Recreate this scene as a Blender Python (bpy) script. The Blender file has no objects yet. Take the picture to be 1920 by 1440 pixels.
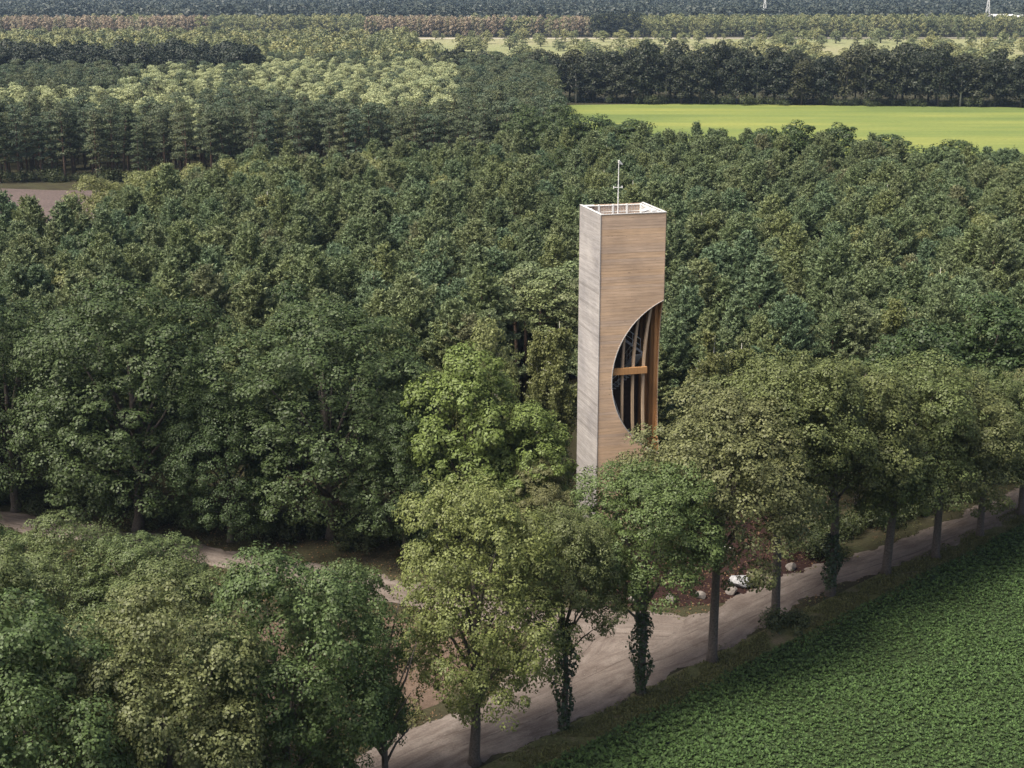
import bpy, math, random
import numpy as np
R = math.radians

# ------------------------------------------------------------------ camera, sky, sun, exposure
scene = bpy.context.scene
COL = scene.collection
cam_d = bpy.data.cameras.new('camera'); cam = bpy.data.objects.new('camera', cam_d); COL.objects.link(cam)
cam.location = (0, 0, 42); cam.rotation_euler = (R(90 - 15.4), 0, 0)
cam_d.sensor_width = 36; cam_d.lens = 36 * 2757 / 1920; cam_d.clip_end = 20000; cam_d.clip_start = 0.5
scene.camera = cam
SUN_AZ = (-0.86, -0.51)           # towards the sun: from the left
SUN_EL = 57
world = bpy.data.worlds.new('World'); scene.world = world; world.use_nodes = True
wn = world.node_tree; bg = wn.nodes['Background']
sky = wn.nodes.new('ShaderNodeTexSky'); sky.sky_type = 'NISHITA'; sky.sun_disc = False
sky.sun_elevation = R(SUN_EL); sky.sun_rotation = math.atan2(SUN_AZ[0], SUN_AZ[1])
sky.air_density = 1.0; sky.dust_density = 6.0; sky.ozone_density = 0.3
wn.links.new(sky.outputs[0], bg.inputs[0]); bg.inputs[1].default_value = 0.095
sun_d = bpy.data.lights.new('sun', 'SUN'); sun = bpy.data.objects.new('sun', sun_d); COL.objects.link(sun)
sun_d.energy = 3.3; sun_d.angle = R(20); sun_d.color = (1, 0.94, 0.84)
e = R(SUN_EL); k = math.hypot(*SUN_AZ)
sd = (SUN_AZ[0] / k * math.cos(e), SUN_AZ[1] / k * math.cos(e), math.sin(e))
from mathutils import Vector, Matrix
sun.rotation_euler = Vector(sd).to_track_quat('Z', 'Y').to_euler()
scene.view_settings.view_transform = 'Standard'; scene.view_settings.look = 'None'
scene.view_settings.exposure = 0.98; scene.view_settings.gamma = 1
scene.cycles.max_bounces = 5; scene.cycles.diffuse_bounces = 3; scene.cycles.use_denoising = True; scene.cycles.transparent_max_bounces = 8
scene.cycles.volume_bounces = 0

rng = np.random.default_rng(7); random.seed(7)

# ------------------------------------------------------------------ materials
def newmat(name):
    m = bpy.data.materials.new(name); m.use_nodes = True
    nt = m.node_tree; return m, nt, nt.nodes['Principled BSDF']
def ramp(nt, fac, stops):
    r = nt.nodes.new('ShaderNodeValToRGB'); el = r.color_ramp.elements
    while len(el) < len(stops): el.new(0.5)
    for q, (p, c) in zip(el, stops): q.position = p; q.color = (*c, 1)
    nt.links.new(fac, r.inputs[0]); return r.outputs[0]
def math_n(nt, op, a, b=None):
    n = nt.nodes.new('ShaderNodeMath'); n.operation = op
    for i, v in enumerate((a, b)):
        if v is None: continue
        if isinstance(v, (int, float)): n.inputs[i].default_value = v
        else: nt.links.new(v, n.inputs[i])
    return n.outputs[0]
def noise(nt, scale, detail=4, coord=None, rough=0.55, dist=0.0):
    n = nt.nodes.new('ShaderNodeTexNoise'); n.inputs['Scale'].default_value = scale
    n.inputs['Detail'].default_value = detail; n.inputs['Roughness'].default_value = rough
    n.inputs['Distortion'].default_value = dist
    if coord is not None: nt.links.new(coord, n.inputs['Vector'])
    return n.outputs['Fac']
def geopos(nt): return nt.nodes.new('ShaderNodeNewGeometry').outputs['Position']
def mixc(nt, fac, a, b, mode='MIX'):
    n = nt.nodes.new('ShaderNodeMix'); n.data_type = 'RGBA'; n.blend_type = mode
    for sck, v in ((n.inputs[0], fac), (n.inputs[6], a), (n.inputs[7], b)):
        if isinstance(v, (int, float)): sck.default_value = v
        elif isinstance(v, tuple): sck.default_value = (*v, 1)
        else: nt.links.new(v, sck)
    return n.outputs[2]
def scaled(nt, vec, s):
    n = nt.nodes.new('ShaderNodeMapping'); n.inputs['Scale'].default_value = s
    nt.links.new(vec, n.inputs['Vector']); return n.outputs[0]
def bump(nt, bsdf, h, strength=0.4, dist=0.05):
    b = nt.nodes.new('ShaderNodeBump'); b.inputs['Strength'].default_value = strength; b.inputs['Distance'].default_value = dist
    nt.links.new(h, b.inputs['Height']); nt.links.new(b.outputs[0], bsdf.inputs['Normal'])

def leafmat(name, tree_stops, spread=0.35, transl=0.2, rough=0.55):
    """tree_stops: crown colours picked per tree; every leaf then varies round its tree's colour"""
    m, nt, bs = newmat(name)
    oi = nt.nodes.new('ShaderNodeObjectInfo')
    base = ramp(nt, oi.outputs['Random'], tree_stops)
    g = nt.nodes.new('ShaderNodeNewGeometry')
    v = math_n(nt, 'MULTIPLY_ADD', g.outputs['Random Per Island'], 2 * spread)
    v.node.inputs[2].default_value = 1 - spread
    tcn = nt.nodes.new('ShaderNodeTexCoord')
    cl = noise(nt, 0.45, 2, tcn.outputs['Object'])
    warm = mixc(nt, cl, base, mixc(nt, 1.0, base, (1.06, 1.03, 0.86), 'MULTIPLY'))
    hs = nt.nodes.new('ShaderNodeHueSaturation'); nt.links.new(v, hs.inputs['Value']); nt.links.new(warm, hs.inputs['Color'])
    nt.links.new(hs.outputs[0], bs.inputs['Base Color']); bs.inputs['Roughness'].default_value = rough
    bs.inputs['Specular IOR Level'].default_value = 0.35
    tr = nt.nodes.new('ShaderNodeBsdfTranslucent'); nt.links.new(hs.outputs[0], tr.inputs['Color'])
    mx = nt.nodes.new('ShaderNodeMixShader'); mx.inputs[0].default_value = transl
    nt.links.new(bs.outputs[0], mx.inputs[1]); nt.links.new(tr.outputs[0], mx.inputs[2])
    nt.links.new(mx.outputs[0], nt.nodes['Material Output'].inputs['Surface']); return m

def flatmat(name, c, rough=0.7, metal=0.0, var=0.15, sc=6.0):
    m, nt, bs = newmat(name)
    n = noise(nt, sc, 4, nt.nodes.new('ShaderNodeTexCoord').outputs['Object'])
    lo = tuple(x * (1 - var) for x in c); hi = tuple(min(1, x * (1 + var)) for x in c)
    nt.links.new(ramp(nt, n, [(0.3, lo), (0.7, hi)]), bs.inputs['Base Color'])
    bs.inputs['Roughness'].default_value = rough; bs.inputs['Metallic'].default_value = metal; return m

def boardmat(name, stops, streak=(0.6, 0.6, 9.0)):
    m, nt, bs = newmat(name)
    oi = nt.nodes.new('ShaderNodeObjectInfo')
    base = ramp(nt, oi.outputs['Random'], stops)
    pos = geopos(nt)
    n1 = noise(nt, 1.0, 5, scaled(nt, pos, streak), 0.65)
    c = mixc(nt, 1.0, base, ramp(nt, n1, [(0.3, (0.8, 0.78, 0.76)), (0.7, (1.14, 1.14, 1.14))]), 'MULTIPLY')
    n2 = noise(nt, 0.35, 3, pos)
    c = mixc(nt, 1.0, c, ramp(nt, n2, [(0.3, (0.78, 0.77, 0.78)), (0.7, (1.12, 1.1, 1.08))]), 'MULTIPLY')
    n3 = noise(nt, 2.2, 2, scaled(nt, pos, (1, 1, 2.5)))
    c = mixc(nt, ramp(nt, n3, [(0.68, (0, 0, 0)), (0.78, (0.5, 0.5, 0.5))]), c, (0.12, 0.09, 0.07))
    nt.links.new(c, bs.inputs['Base Color']); bs.inputs['Roughness'].default_value = 0.85
    bs.inputs['Specular IOR Level'].default_value = 0.15
    bump(nt, bs, n1, 0.25, 0.01); return m

def groundmat(name, stops, sc=0.6, fine=6.0, rough=0.95, bstr=0.5, bdist=0.1, second=None):
    m, nt, bs = newmat(name); pos = geopos(nt)
    n1 = noise(nt, sc, 6, pos, 0.65); c = ramp(nt, n1, stops)
    n2 = noise(nt, fine, 4, pos, 0.7)
    c = mixc(nt, 1.0, c, ramp(nt, n2, [(0.3, (0.65, 0.65, 0.65)), (0.7, (1.3, 1.3, 1.3))]), 'MULTIPLY')
    if second:
        n3 = noise(nt, second[0], 4, pos, 0.6); f = ramp(nt, n3, [(second[1], (0, 0, 0)), (second[1] + 0.12, (1, 1, 1))])
        c = mixc(nt, f, c, second[2])
    nt.links.new(c, bs.inputs['Base Color']); bs.inputs['Roughness'].default_value = rough
    bs.inputs['Specular IOR Level'].default_value = 0.1
    bump(nt, bs, n2, bstr, bdist); return m

M = {}
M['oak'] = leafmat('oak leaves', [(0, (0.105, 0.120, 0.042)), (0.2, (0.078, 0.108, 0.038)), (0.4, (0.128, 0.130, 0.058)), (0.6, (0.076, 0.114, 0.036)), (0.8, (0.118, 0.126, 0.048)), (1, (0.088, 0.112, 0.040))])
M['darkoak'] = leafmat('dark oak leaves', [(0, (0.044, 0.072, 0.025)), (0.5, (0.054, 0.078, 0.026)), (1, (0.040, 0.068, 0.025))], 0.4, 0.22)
M['sycamore'] = leafmat('sycamore leaves', [(0, (0.112, 0.158, 0.041)), (1, (0.12, 0.162, 0.043))], 0.35, 0.25)
M['brightoak'] = leafmat('yellow green oak leaves', [(0, (0.125, 0.148, 0.046)), (1, (0.13, 0.15, 0.048))], 0.35, 0.2)
M['greenoak'] = leafmat('deep green oak leaves', [(0, (0.062, 0.096, 0.032)), (1, (0.074, 0.104, 0.034))], 0.4, 0.2)
M['ivy'] = leafmat('ivy leaves', [(0, (0.026, 0.045, 0.018)), (1, (0.032, 0.05, 0.018))], 0.4, 0.1, 0.4)
M['pine'] = leafmat('pine needles', [(0, (0.128, 0.164, 0.074)), (0.2, (0.100, 0.152, 0.088)), (0.4, (0.156, 0.184, 0.078)), (0.6, (0.108, 0.146, 0.076)), (0.8, (0.148, 0.174, 0.084)), (0.95, (0.112, 0.152, 0.074)), (1, (0.145, 0.15, 0.082))], 0.4, 0.2, 0.6)
M['oldpine'] = leafmat('old pine needles', [(0, (0.075, 0.098, 0.048)), (0.3, (0.055, 0.085, 0.052)), (0.6, (0.09, 0.105, 0.05)), (1, (0.065, 0.088, 0.05))], 0.4, 0.2, 0.6)
M['sunlitpine'] = leafmat('sunlit-tinted needles', [(0, (0.28, 0.31, 0.17)), (0.5, (0.33, 0.36, 0.20)), (1, (0.24, 0.28, 0.155))], 0.35, 0.3, 0.6)  # sunlight painted into the needle colour, paler than the pines around
M['spruce'] = leafmat('spruce needles', [(0, (0.014, 0.022, 0.013)), (1, (0.020, 0.028, 0.015))], 0.4, 0.1, 0.6)
M['birch'] = leafmat('birch leaves', [(0, (0.165, 0.19, 0.075)), (1, (0.19, 0.20, 0.085))], 0.35, 0.35)
M['rowtree'] = leafmat('field edge tree leaves', [(0, (0.022, 0.030, 0.015)), (0.4, (0.034, 0.040, 0.019)), (0.7, (0.018, 0.026, 0.014)), (1, (0.045, 0.048, 0.022))], 0.4, 0.2)
M['farwood'] = leafmat('distant forest leaves', [(0, (0.030, 0.042, 0.034)), (0.5, (0.040, 0.050, 0.036)), (1, (0.024, 0.036, 0.032))], 0.4, 0.1)
M['hedge'] = leafmat('hedge leaves', [(0, (0.18, 0.195, 0.085)), (0.3, (0.11, 0.135, 0.065)), (0.6, (0.23, 0.23, 0.10)), (1, (0.15, 0.17, 0.08))], 0.35, 0.25)
M['russet'] = leafmat('russet poplar leaves', [(0, (0.27, 0.225, 0.165)), (0.5, (0.30, 0.235, 0.175)), (1, (0.21, 0.205, 0.125))], 0.3, 0.25)
M['shrub'] = leafmat('shrub leaves', [(0, (0.04, 0.055, 0.022)), (1, (0.055, 0.068, 0.024))], 0.4, 0.2)
M['beet'] = leafmat('beet leaves', [(0, (0.045, 0.082, 0.023)), (1, (0.045, 0.082, 0.023))], 0.6, 0.2, 0.75)
M['grass'] = leafmat('verge grass', [(0, (0.10, 0.105, 0.04)), (1, (0.10, 0.105, 0.04))], 0.45, 0.2, 0.7)
M['bark'] = flatmat('oak bark', (0.085, 0.07, 0.058), 0.95, 0, 0.4, 9)
M['pinebark'] = flatmat('pine bark', (0.13, 0.085, 0.06), 0.95, 0, 0.4, 5)
M['birchbark'] = flatmat('birch bark', (0.42, 0.40, 0.36), 0.8, 0, 0.35, 4)
M['wood_front'] = boardmat('larch boards', [(0, (0.58, 0.43, 0.31)), (0.3, (0.64, 0.46, 0.31)), (0.55, (0.57, 0.44, 0.34)), (0.8, (0.66, 0.47, 0.31)), (1, (0.52, 0.40, 0.31))])
M['wood_grey'] = boardmat('weathered silver boards', [(0, (0.31, 0.298, 0.29)), (0.4, (0.36, 0.345, 0.337)), (0.75, (0.33, 0.317, 0.31)), (1, (0.26, 0.248, 0.24))])
M['timber'] = boardmat('glulam timber', [(0, (0.42, 0.225, 0.095)), (1, (0.46, 0.26, 0.115))], (4, 4, 0.4))
M['post'] = boardmat('pale curved posts', [(0, (0.52, 0.39, 0.26)), (1, (0.56, 0.43, 0.30))], (4, 4, 0.4))
M['inner'] = flatmat('inner wood shade tone', (0.10, 0.062, 0.042), 0.9, 0, 0.25, 3)  # wood coloured darker to paint in the shade of the shaft
M['steel'] = flatmat('galvanised steel', (0.55, 0.56, 0.57), 0.5, 0.2, 0.1, 4)
M['white'] = flatmat('white coated metal', (0.72, 0.72, 0.70), 0.5, 0, 0.06, 3)
M['coping'] = flatmat('pale coping', (0.50, 0.49, 0.47), 0.6, 0, 0.12, 2)
M['deck'] = flatmat('roof deck', (0.24, 0.23, 0.22), 0.9, 0, 0.2, 3)
M['stone'] = flatmat('pale boulder', (0.165, 0.145, 0.13), 0.9, 0, 0.3, 2.2)
M['whitestone'] = flatmat('white limestone', (0.30, 0.30, 0.31), 0.85, 0, 0.16, 2.5)
M['tanstone'] = flatmat('tan boulder', (0.18, 0.148, 0.112), 0.9, 0, 0.3, 2.2)
M['floor'] = groundmat('forest floor', [(0.3, (0.030, 0.026, 0.018)), (0.55, (0.045, 0.042, 0.022)), (0.75, (0.05, 0.056, 0.026))], 0.25, 4)
M['mulch'] = groundmat('bark mulch', [(0.3, (0.018, 0.010, 0.009)), (0.7, (0.034, 0.017, 0.0145))], 0.8, 9)
M['litter'] = groundmat('leaf litter', [(0.3, (0.085, 0.06, 0.045)), (0.7, (0.14, 0.10, 0.075))], 0.7, 8)
M['verge'] = groundmat('verge', [(0.3, (0.075, 0.07, 0.034)), (0.5, (0.085, 0.09, 0.038)), (0.7, (0.14, 0.115, 0.075))], 0.6, 7)
M['soil'] = groundmat('field soil', [(0.3, (0.022, 0.034, 0.013)), (0.7, (0.034, 0.05, 0.018))], 0.6, 8)
M['brownfield'] = groundmat('bare brown field', [(0.3, (0.085, 0.066, 0.06)), (0.7, (0.115, 0.088, 0.08))], 0.12, 2)
M['palefield'] = groundmat('stubble field', [(0.3, (0.17, 0.19, 0.085)), (0.5, (0.22, 0.22, 0.11)), (0.75, (0.25, 0.22, 0.14))], 0.006, 0.3)
M['pavedstrip'] = groundmat('sand strip', [(0.3, (0.34, 0.31, 0.25)), (0.7, (0.40, 0.36, 0.30))], 0.02, 0.4)

def meadowmat():
    m, nt, bs = newmat('meadow grass'); pos = geopos(nt)
    n1 = noise(nt, 1.0, 4, scaled(nt, pos, (0.006, 0.035, 1)), 0.65)
    c = ramp(nt, n1, [(0.32, (0.09, 0.125, 0.04)), (0.5, (0.135, 0.17, 0.048)), (0.66, (0.20, 0.215, 0.058))])
    n2 = noise(nt, 0.7, 5, pos, 0.7)
    c = mixc(nt, 1.0, c, ramp(nt, n2, [(0.3, (0.85, 0.85, 0.8)), (0.7, (1.12, 1.12, 1.12))]), 'MULTIPLY')
    nt.links.new(c, bs.inputs['Base Color']); bs.inputs['Roughness'].default_value = 0.9; bs.inputs['Specular IOR Level'].default_value = 0.1
    bump(nt, bs, n2, 0.4, 0.15); return m
M['meadow'] = meadowmat()
def trackmat():
    m, nt, bs = newmat('sandy track'); 
    uv = nt.nodes.new('ShaderNodeUVMap'); uv.uv_map = 'UVMap'
    pos = geopos(nt)
    n1 = noise(nt, 1.0, 5, scaled(nt, uv.outputs[0], (0.35, 1.9, 1)), 0.72, 0.6)
    c = ramp(nt, n1, [(0.25, (0.085, 0.068, 0.058)), (0.48, (0.145, 0.122, 0.107)), (0.75, (0.20, 0.175, 0.155))])
    sp = nt.nodes.new('ShaderNodeSeparateXYZ'); nt.links.new(uv.outputs[0], sp.inputs[0])
    wob = math_n(nt, 'MULTIPLY', math_n(nt, 'SUBTRACT', noise(nt, 1.0, 3, scaled(nt, uv.outputs[0], (0.12, 0.2, 1))), 0.5), 1.3)
    vv = math_n(nt, 'ABSOLUTE', math_n(nt, 'ADD', sp.outputs[1], wob))
    rutd = ramp(nt, vv, [(0.0, (0, 0, 0)), (0.66, (0, 0, 0)), (0.74, (1, 1, 1)), (0.80, (0, 0, 0)), (0.98, (0, 0, 0))])
    brk = ramp(nt, noise(nt, 1.0, 4, scaled(nt, uv.outputs[0], (0.5, 0.6, 1)), 0.7), [(0.42, (0, 0, 0)), (0.58, (0.75, 0.75, 0.75))])
    c = mixc(nt, mixc(nt, 1.0, rutd, brk, 'MULTIPLY'), c, (0.055, 0.042, 0.036))
    n2 = noise(nt, 0.35, 4, pos, 0.6); c = mixc(nt, 1.0, c, ramp(nt, n2, [(0.3, (0.78, 0.74, 0.72)), (0.7, (1.16, 1.15, 1.14))]), 'MULTIPLY')
    n3 = noise(nt, 9, 4, pos, 0.7); c = mixc(nt, 1.0, c, ramp(nt, n3, [(0.3, (0.8, 0.8, 0.8)), (0.7, (1.16, 1.16, 1.16))]), 'MULTIPLY')
    nt.links.new(c, bs.inputs['Base Color']); bs.inputs['Roughness'].default_value = 0.95; bs.inputs['Specular IOR Level'].default_value = 0.1
    bump(nt, bs, n3, 0.4, 0.04); return m
M['track'] = trackmat()

# ------------------------------------------------------------------ mesh helpers
def link(o, parent=None):
    COL.objects.link(o)
    if parent is not None: o.parent = parent
    return o
def tag(o, label=None, cat=None, group=None, kind=None):
    if label: o['label'] = label
    if cat: o['category'] = cat
    if group: o['group'] = group
    if kind: o['kind'] = kind
    return o
def empty(name, loc=(0, 0, 0), rz=0):
    o = bpy.data.objects.new(name, None); o.empty_display_size = 0.3
    o.location = loc; o.rotation_euler = (0, 0, rz); return link(o)
def mesh_np(name, V, F, mat, smooth=False):
    """V (n,3) array, F (m,3) or (m,4) int array"""
    V = np.asarray(V, dtype=np.float32); F = np.asarray(F, dtype=np.int32)
    me = bpy.data.meshes.new(name); n, kk = F.shape
    me.vertices.add(len(V)); me.vertices.foreach_set('co', V.ravel())
    me.loops.add(n * kk); me.loops.foreach_set('vertex_index', F.ravel())
    me.polygons.add(n); me.polygons.foreach_set('loop_start', np.arange(0, n * kk, kk, dtype=np.int32))
    try: me.polygons.foreach_set('loop_total', np.full(n, kk, dtype=np.int32))
    except Exception: pass
    if smooth: me.polygons.foreach_set('use_smooth', np.ones(n, dtype=bool))
    me.update(calc_edges=True)
    if mat is not None: me.materials.append(mat)
    return me
def mesh_py(name, V, F, mat, smooth=False):
    me = bpy.data.meshes.new(name); me.from_pydata([tuple(map(float, v)) for v in V], [], [tuple(f) for f in F]); me.update()
    if mat is not None: me.materials.append(mat)
    if smooth:
        for p in me.polygons: p.use_smooth = True
    return me
def obj(name, me, parent=None, loc=None):
    o = bpy.data.objects.new(name, me)
    if loc is not None: o.location = loc
    return link(o, parent)
BOXF = [(0, 3, 2, 1), (4, 5, 6, 7), (0, 1, 5, 4), (1, 2, 6, 5), (2, 3, 7, 6), (3, 0, 4, 7)]
class MB:
    def __init__(s): s.v = []; s.f = []
    def hexa(s, pts):
        b = len(s.v); s.v += [tuple(p) for p in pts]; s.f += [tuple(i + b for i in q) for q in BOXF]; return s
    def box(s, x0, x1, y0, y1, z0, z1):
        return s.hexa([(x0, y0, z0), (x1, y0, z0), (x1, y1, z0), (x0, y1, z0), (x0, y0, z1), (x1, y0, z1), (x1, y1, z1), (x0, y1, z1)])
    def tube(s, pts, rads, n=6):
        b = len(s.v); pts = [Vector(p) for p in pts]
        for i, p in enumerate(pts):
            d = (pts[min(i + 1, len(pts) - 1)] - pts[max(i - 1, 0)]).normalized()
            a = d.orthogonal().normalized() if abs(d.z) < 0.9 else Vector((1, 0, 0)); a = (a - d * a.dot(d)).normalized(); c = d.cross(a)
            for j in range(n):
                t = 2 * math.pi * j / n; s.v.append(tuple(p + (a * math.cos(t) + c * math.sin(t)) * rads[i]))
        for i in range(len(pts) - 1):
            for j in range(n):
                s.f.append((b + i * n + j, b + i * n + (j + 1) % n, b + (i + 1) * n + (j + 1) % n, b + (i + 1) * n + j))
        s.f.append(tuple(b + j for j in reversed(range(n)))); s.f.append(tuple(b + (len(pts) - 1) * n + j for j in range(n)))
        return s
    def mesh(s, name, mat, smooth=False): return mesh_py(name, s.v, s.f, mat, smooth)

def unit(a): return a / np.maximum(np.linalg.norm(a, axis=-1, keepdims=True), 1e-9)
def leaf_mesh(name, P, N, L, W, mat, g, along=None, fold=0.0):
    """one rhombic leaf per row of P; N leaf normal; along: optional direction of the long axis"""
    n = len(P); N = unit(N)
    t = g.normal(size=(n, 3)) if along is None else along
    t = unit(t - N * np.sum(t * N, axis=1, keepdims=True)); b = np.cross(N, t)
    L = np.broadcast_to(L, (n,))[:, None]; W = np.broadcast_to(W, (n,))[:, None]
    V = np.stack([P - t * L / 2, P + b * W / 2 + t * L * 0.08, P + t * L / 2, P - b * W / 2 + t * L * 0.08], 1).reshape(-1, 3)
    return mesh_np(name, V, np.arange(n * 4).reshape(n, 4), mat)
def rand_dir(g, n): return unit(g.normal(size=(n, 3)))

# ------------------------------------------------------------------ tree prototypes (meshes only)
def broad_tree(seed, h, z0, r, mat, nlobe=9, nclump=28, nleaf=42, leaf=0.26, clump=0.55, trunk_r=0.3, bark='bark', fill=1200, name='oak', flat=0.66, floor=0.55):
    g = np.random.default_rng(seed)
    cz = z0 + (h - z0) * 0.46; hz = (h - z0) * 0.5
    lobes = []
    for i in range(nlobe):
        a = 2 * math.pi * (i * 0.382 * 1.0 + g.random() * 0.08); q = (i + 0.5) / nlobe
        zz = cz + hz * flat * (1 - 2 * q) * 1.0 + g.normal() * 0.25
        rr = r * 0.60 * math.sqrt(max(0.10, 1 - ((zz - cz) / hz) ** 2)) * (0.8 + 0.4 * g.random())
        lr = r * (0.38 + 0.16 * g.random())
        lobes.append((rr * math.cos(a), rr * math.sin(a), zz, lr))
    lobes.append((g.normal() * 0.3, g.normal() * 0.3, h - r * 0.42, r * 0.42))
    Ps = []; Ns = []; Ls = []
    ctr = np.array([0, 0, cz])
    for (x, y, z, lr) in lobes:
        c = np.array([x, y, z])
        d = rand_dir(g, nclump * 4); out = unit((c - ctr) * np.array([1, 1, 0.6]) + 1e-3)
        sc = d @ out + 0.75 * d[:, 2] + g.normal(size=len(d)) * 0.25
        d = d[sc > -0.35][:nclump]
        cc = c + d * lr * (0.72 + 0.42 * g.random((len(d), 1))) * np.array([1, 1, 0.85])
        for q, dd in zip(cc, d):
            cr = clump * (0.65 + 0.8 * g.random())
            e = rand_dir(g, nleaf * 2); e = e[(e @ unit(dd * 0.7 + np.array([0, 0, 0.7]))) > -0.25 + 0.25 * g.random(len(e))][:nleaf]
            p = q + e * cr * (0.75 + 0.35 * g.random((len(e), 1))) * np.array([1, 1, 0.75])
            Ps.append(p); Ns.append(e * 0.85 + dd * 0.35 + np.array([0, 0, 0.5]) + g.normal(size=e.shape) * 0.33)
            Ls.append(leaf * (0.6 + 0.8 * g.random(len(e))))
    if fill:
        li = g.integers(0, len(lobes), fill); lb = np.array(lobes)[li]
        p = lb[:, :3] + rand_dir(g, fill) * lb[:, 3:4] * (0.75 * g.random((fill, 1)) ** 0.5)
        Ps.append(p); Ns.append(rand_dir(g, fill)); Ls.append(np.full(fill, leaf * 1.5))
    P = np.concatenate(Ps); N = np.concatenate(Ns); L = np.concatenate(Ls)
    P[:, 2] = np.where(P[:, 2] < z0 * floor, z0 * floor + 0.5 * (z0 * floor - P[:, 2]), P[:, 2])
    cm = leaf_mesh(name + '_crown', P, N, L, L * 0.72, mat, g)
    mb = MB(); top = cz + hz * 0.35
    pts = [(0, 0, -0.15), (0.02, 0.03, 0.5), (g.normal() * 0.1, g.normal() * 0.1, z0 * 0.7), (g.normal() * 0.2, g.normal() * 0.2, cz), (g.normal() * 0.3, g.normal() * 0.3, top)]
    mb.tube(pts, [trunk_r * 1.5, trunk_r * 1.08, trunk_r * 0.9, trunk_r * 0.55, 0.05], 9)
    for (x, y, z, lr) in lobes[:-1]:
        zb = min(z - 0.6, z0 * 0.75 + (z - z0) * 0.45); zb = max(zb, z0 * 0.7); t = (zb) / max(cz, 0.1)
        s0 = Vector(pts[2]).lerp(Vector(pts[3]), max(0, min(1, (zb - pts[2][2]) / (cz - pts[2][2])))); 
        e0 = Vector((x, y, z)); mid = s0.lerp(e0, 0.5) + Vector((g.normal() * 0.2, g.normal() * 0.2, 0.25))
        mb.tube([s0, mid, e0], [trunk_r * 0.42, trunk_r * 0.28, trunk_r * 0.09], 5)
    tm = mb.mesh(name + '_trunk', M[bark], True)
    return tm, cm

def pine_tree(seed, h=13.0, z0=4.2, r=1.9, mat=None, name='pine', dens=1.0, tuft=0.30):
    g = np.random.default_rng(seed); Ps = []; Ns = []; Al = []; Ls = []
    mb = MB(); lean = g.normal(size=2) * 0.25
    ax = lambda z: np.array([lean[0] * (z / h) ** 2, lean[1] * (z / h) ** 2, z])
    mb.tube([ax(-0.1), ax(h * 0.35), ax(h * 0.7), ax(h)], [0.17, 0.13, 0.085, 0.015], 6)
    z = z0
    while z < h - 0.25:
        q = (z - z0) / (h - z0); Lr = r * 1.12 * (1 - q) ** 0.72 * (0.6 + 0.4 * min(1, q * 4 + 0.3)) * (0.85 + 0.3 * g.random()) + 0.12
        nb = g.integers(5, 7); a0 = g.random() * 6.28
        for b in range(nb):
            a = a0 + 2 * math.pi * b / nb + g.normal() * 0.2; ll = Lr * (0.6 + 0.55 * g.random())
            d = np.array([math.cos(a), math.sin(a), 0.0]); up = 0.12 + 0.45 * q
            tip = ax(z) + d * ll + np.array([0, 0, ll * up + 0.1])
            mid = ax(z) + d * ll * 0.55 + np.array([0, 0, ll * up * 0.35])
            if q < 0.6: mb.tube([ax(z), mid, tip], [0.035, 0.022, 0.008], 3)
            nt = max(5, int(26 * dens * ll / 1.6)); s = g.random(nt) ** 0.7
            base = np.where(s[:, None] < 0.55, ax(z) + (mid - ax(z)) * (s[:, None] / 0.55), mid + (tip - mid) * ((s[:, None] - 0.55) / 0.45))
            side = np.array([-d[1], d[0], 0]); off = (g.random(nt) - 0.5) * 0.75 * (0.35 + 0.65 * np.sin(np.pi * np.clip(s * 0.85 + 0.1, 0, 1)))
            base = base + side * off[:, None] * min(1, ll) + np.array([0, 0, 1]) * (g.random((nt, 1)) * 0.16)
            keep = s > 0.18; base = base[keep]; off = off[keep]; m_ = len(base)
            for rep in range(3):
                al = d * 0.55 + side * np.sign(off)[:, None] * 0.45 + np.array([0, 0, 0.75]) + g.normal(size=(m_, 3)) * 0.55
                Ps.append(base + unit(al) * 0.1 + g.normal(size=(m_, 3)) * 0.05); Al.append(al); Ns.append(g.normal(size=(m_, 3)) + np.array([0, 0, 0.8])); Ls.append(tuft * (0.6 + 0.8 * g.random(m_)))
        z += (0.42 + 0.2 * g.random()) * (1.15 - 0.45 * q)
    n = 26; al = np.array([0, 0, 1.0]) + g.normal(size=(n, 3)) * 0.45
    Ps.append(ax(h - 0.15) + g.normal(size=(n, 3)) * np.array([0.12, 0.12, 0.25])); Al.append(al); Ns.append(g.normal(size=(n, 3))); Ls.append(np.full(n, tuft))
    P = np.concatenate(Ps); N = np.concatenate(Ns); A = np.concatenate(Al); L = np.concatenate(Ls)
    return mb.mesh(name + '_trunk', M['pinebark'], True), leaf_mesh(name + '_crown', P, N, L * 1.15, L * 0.36, mat or M['pine'], g, along=A)

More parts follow.
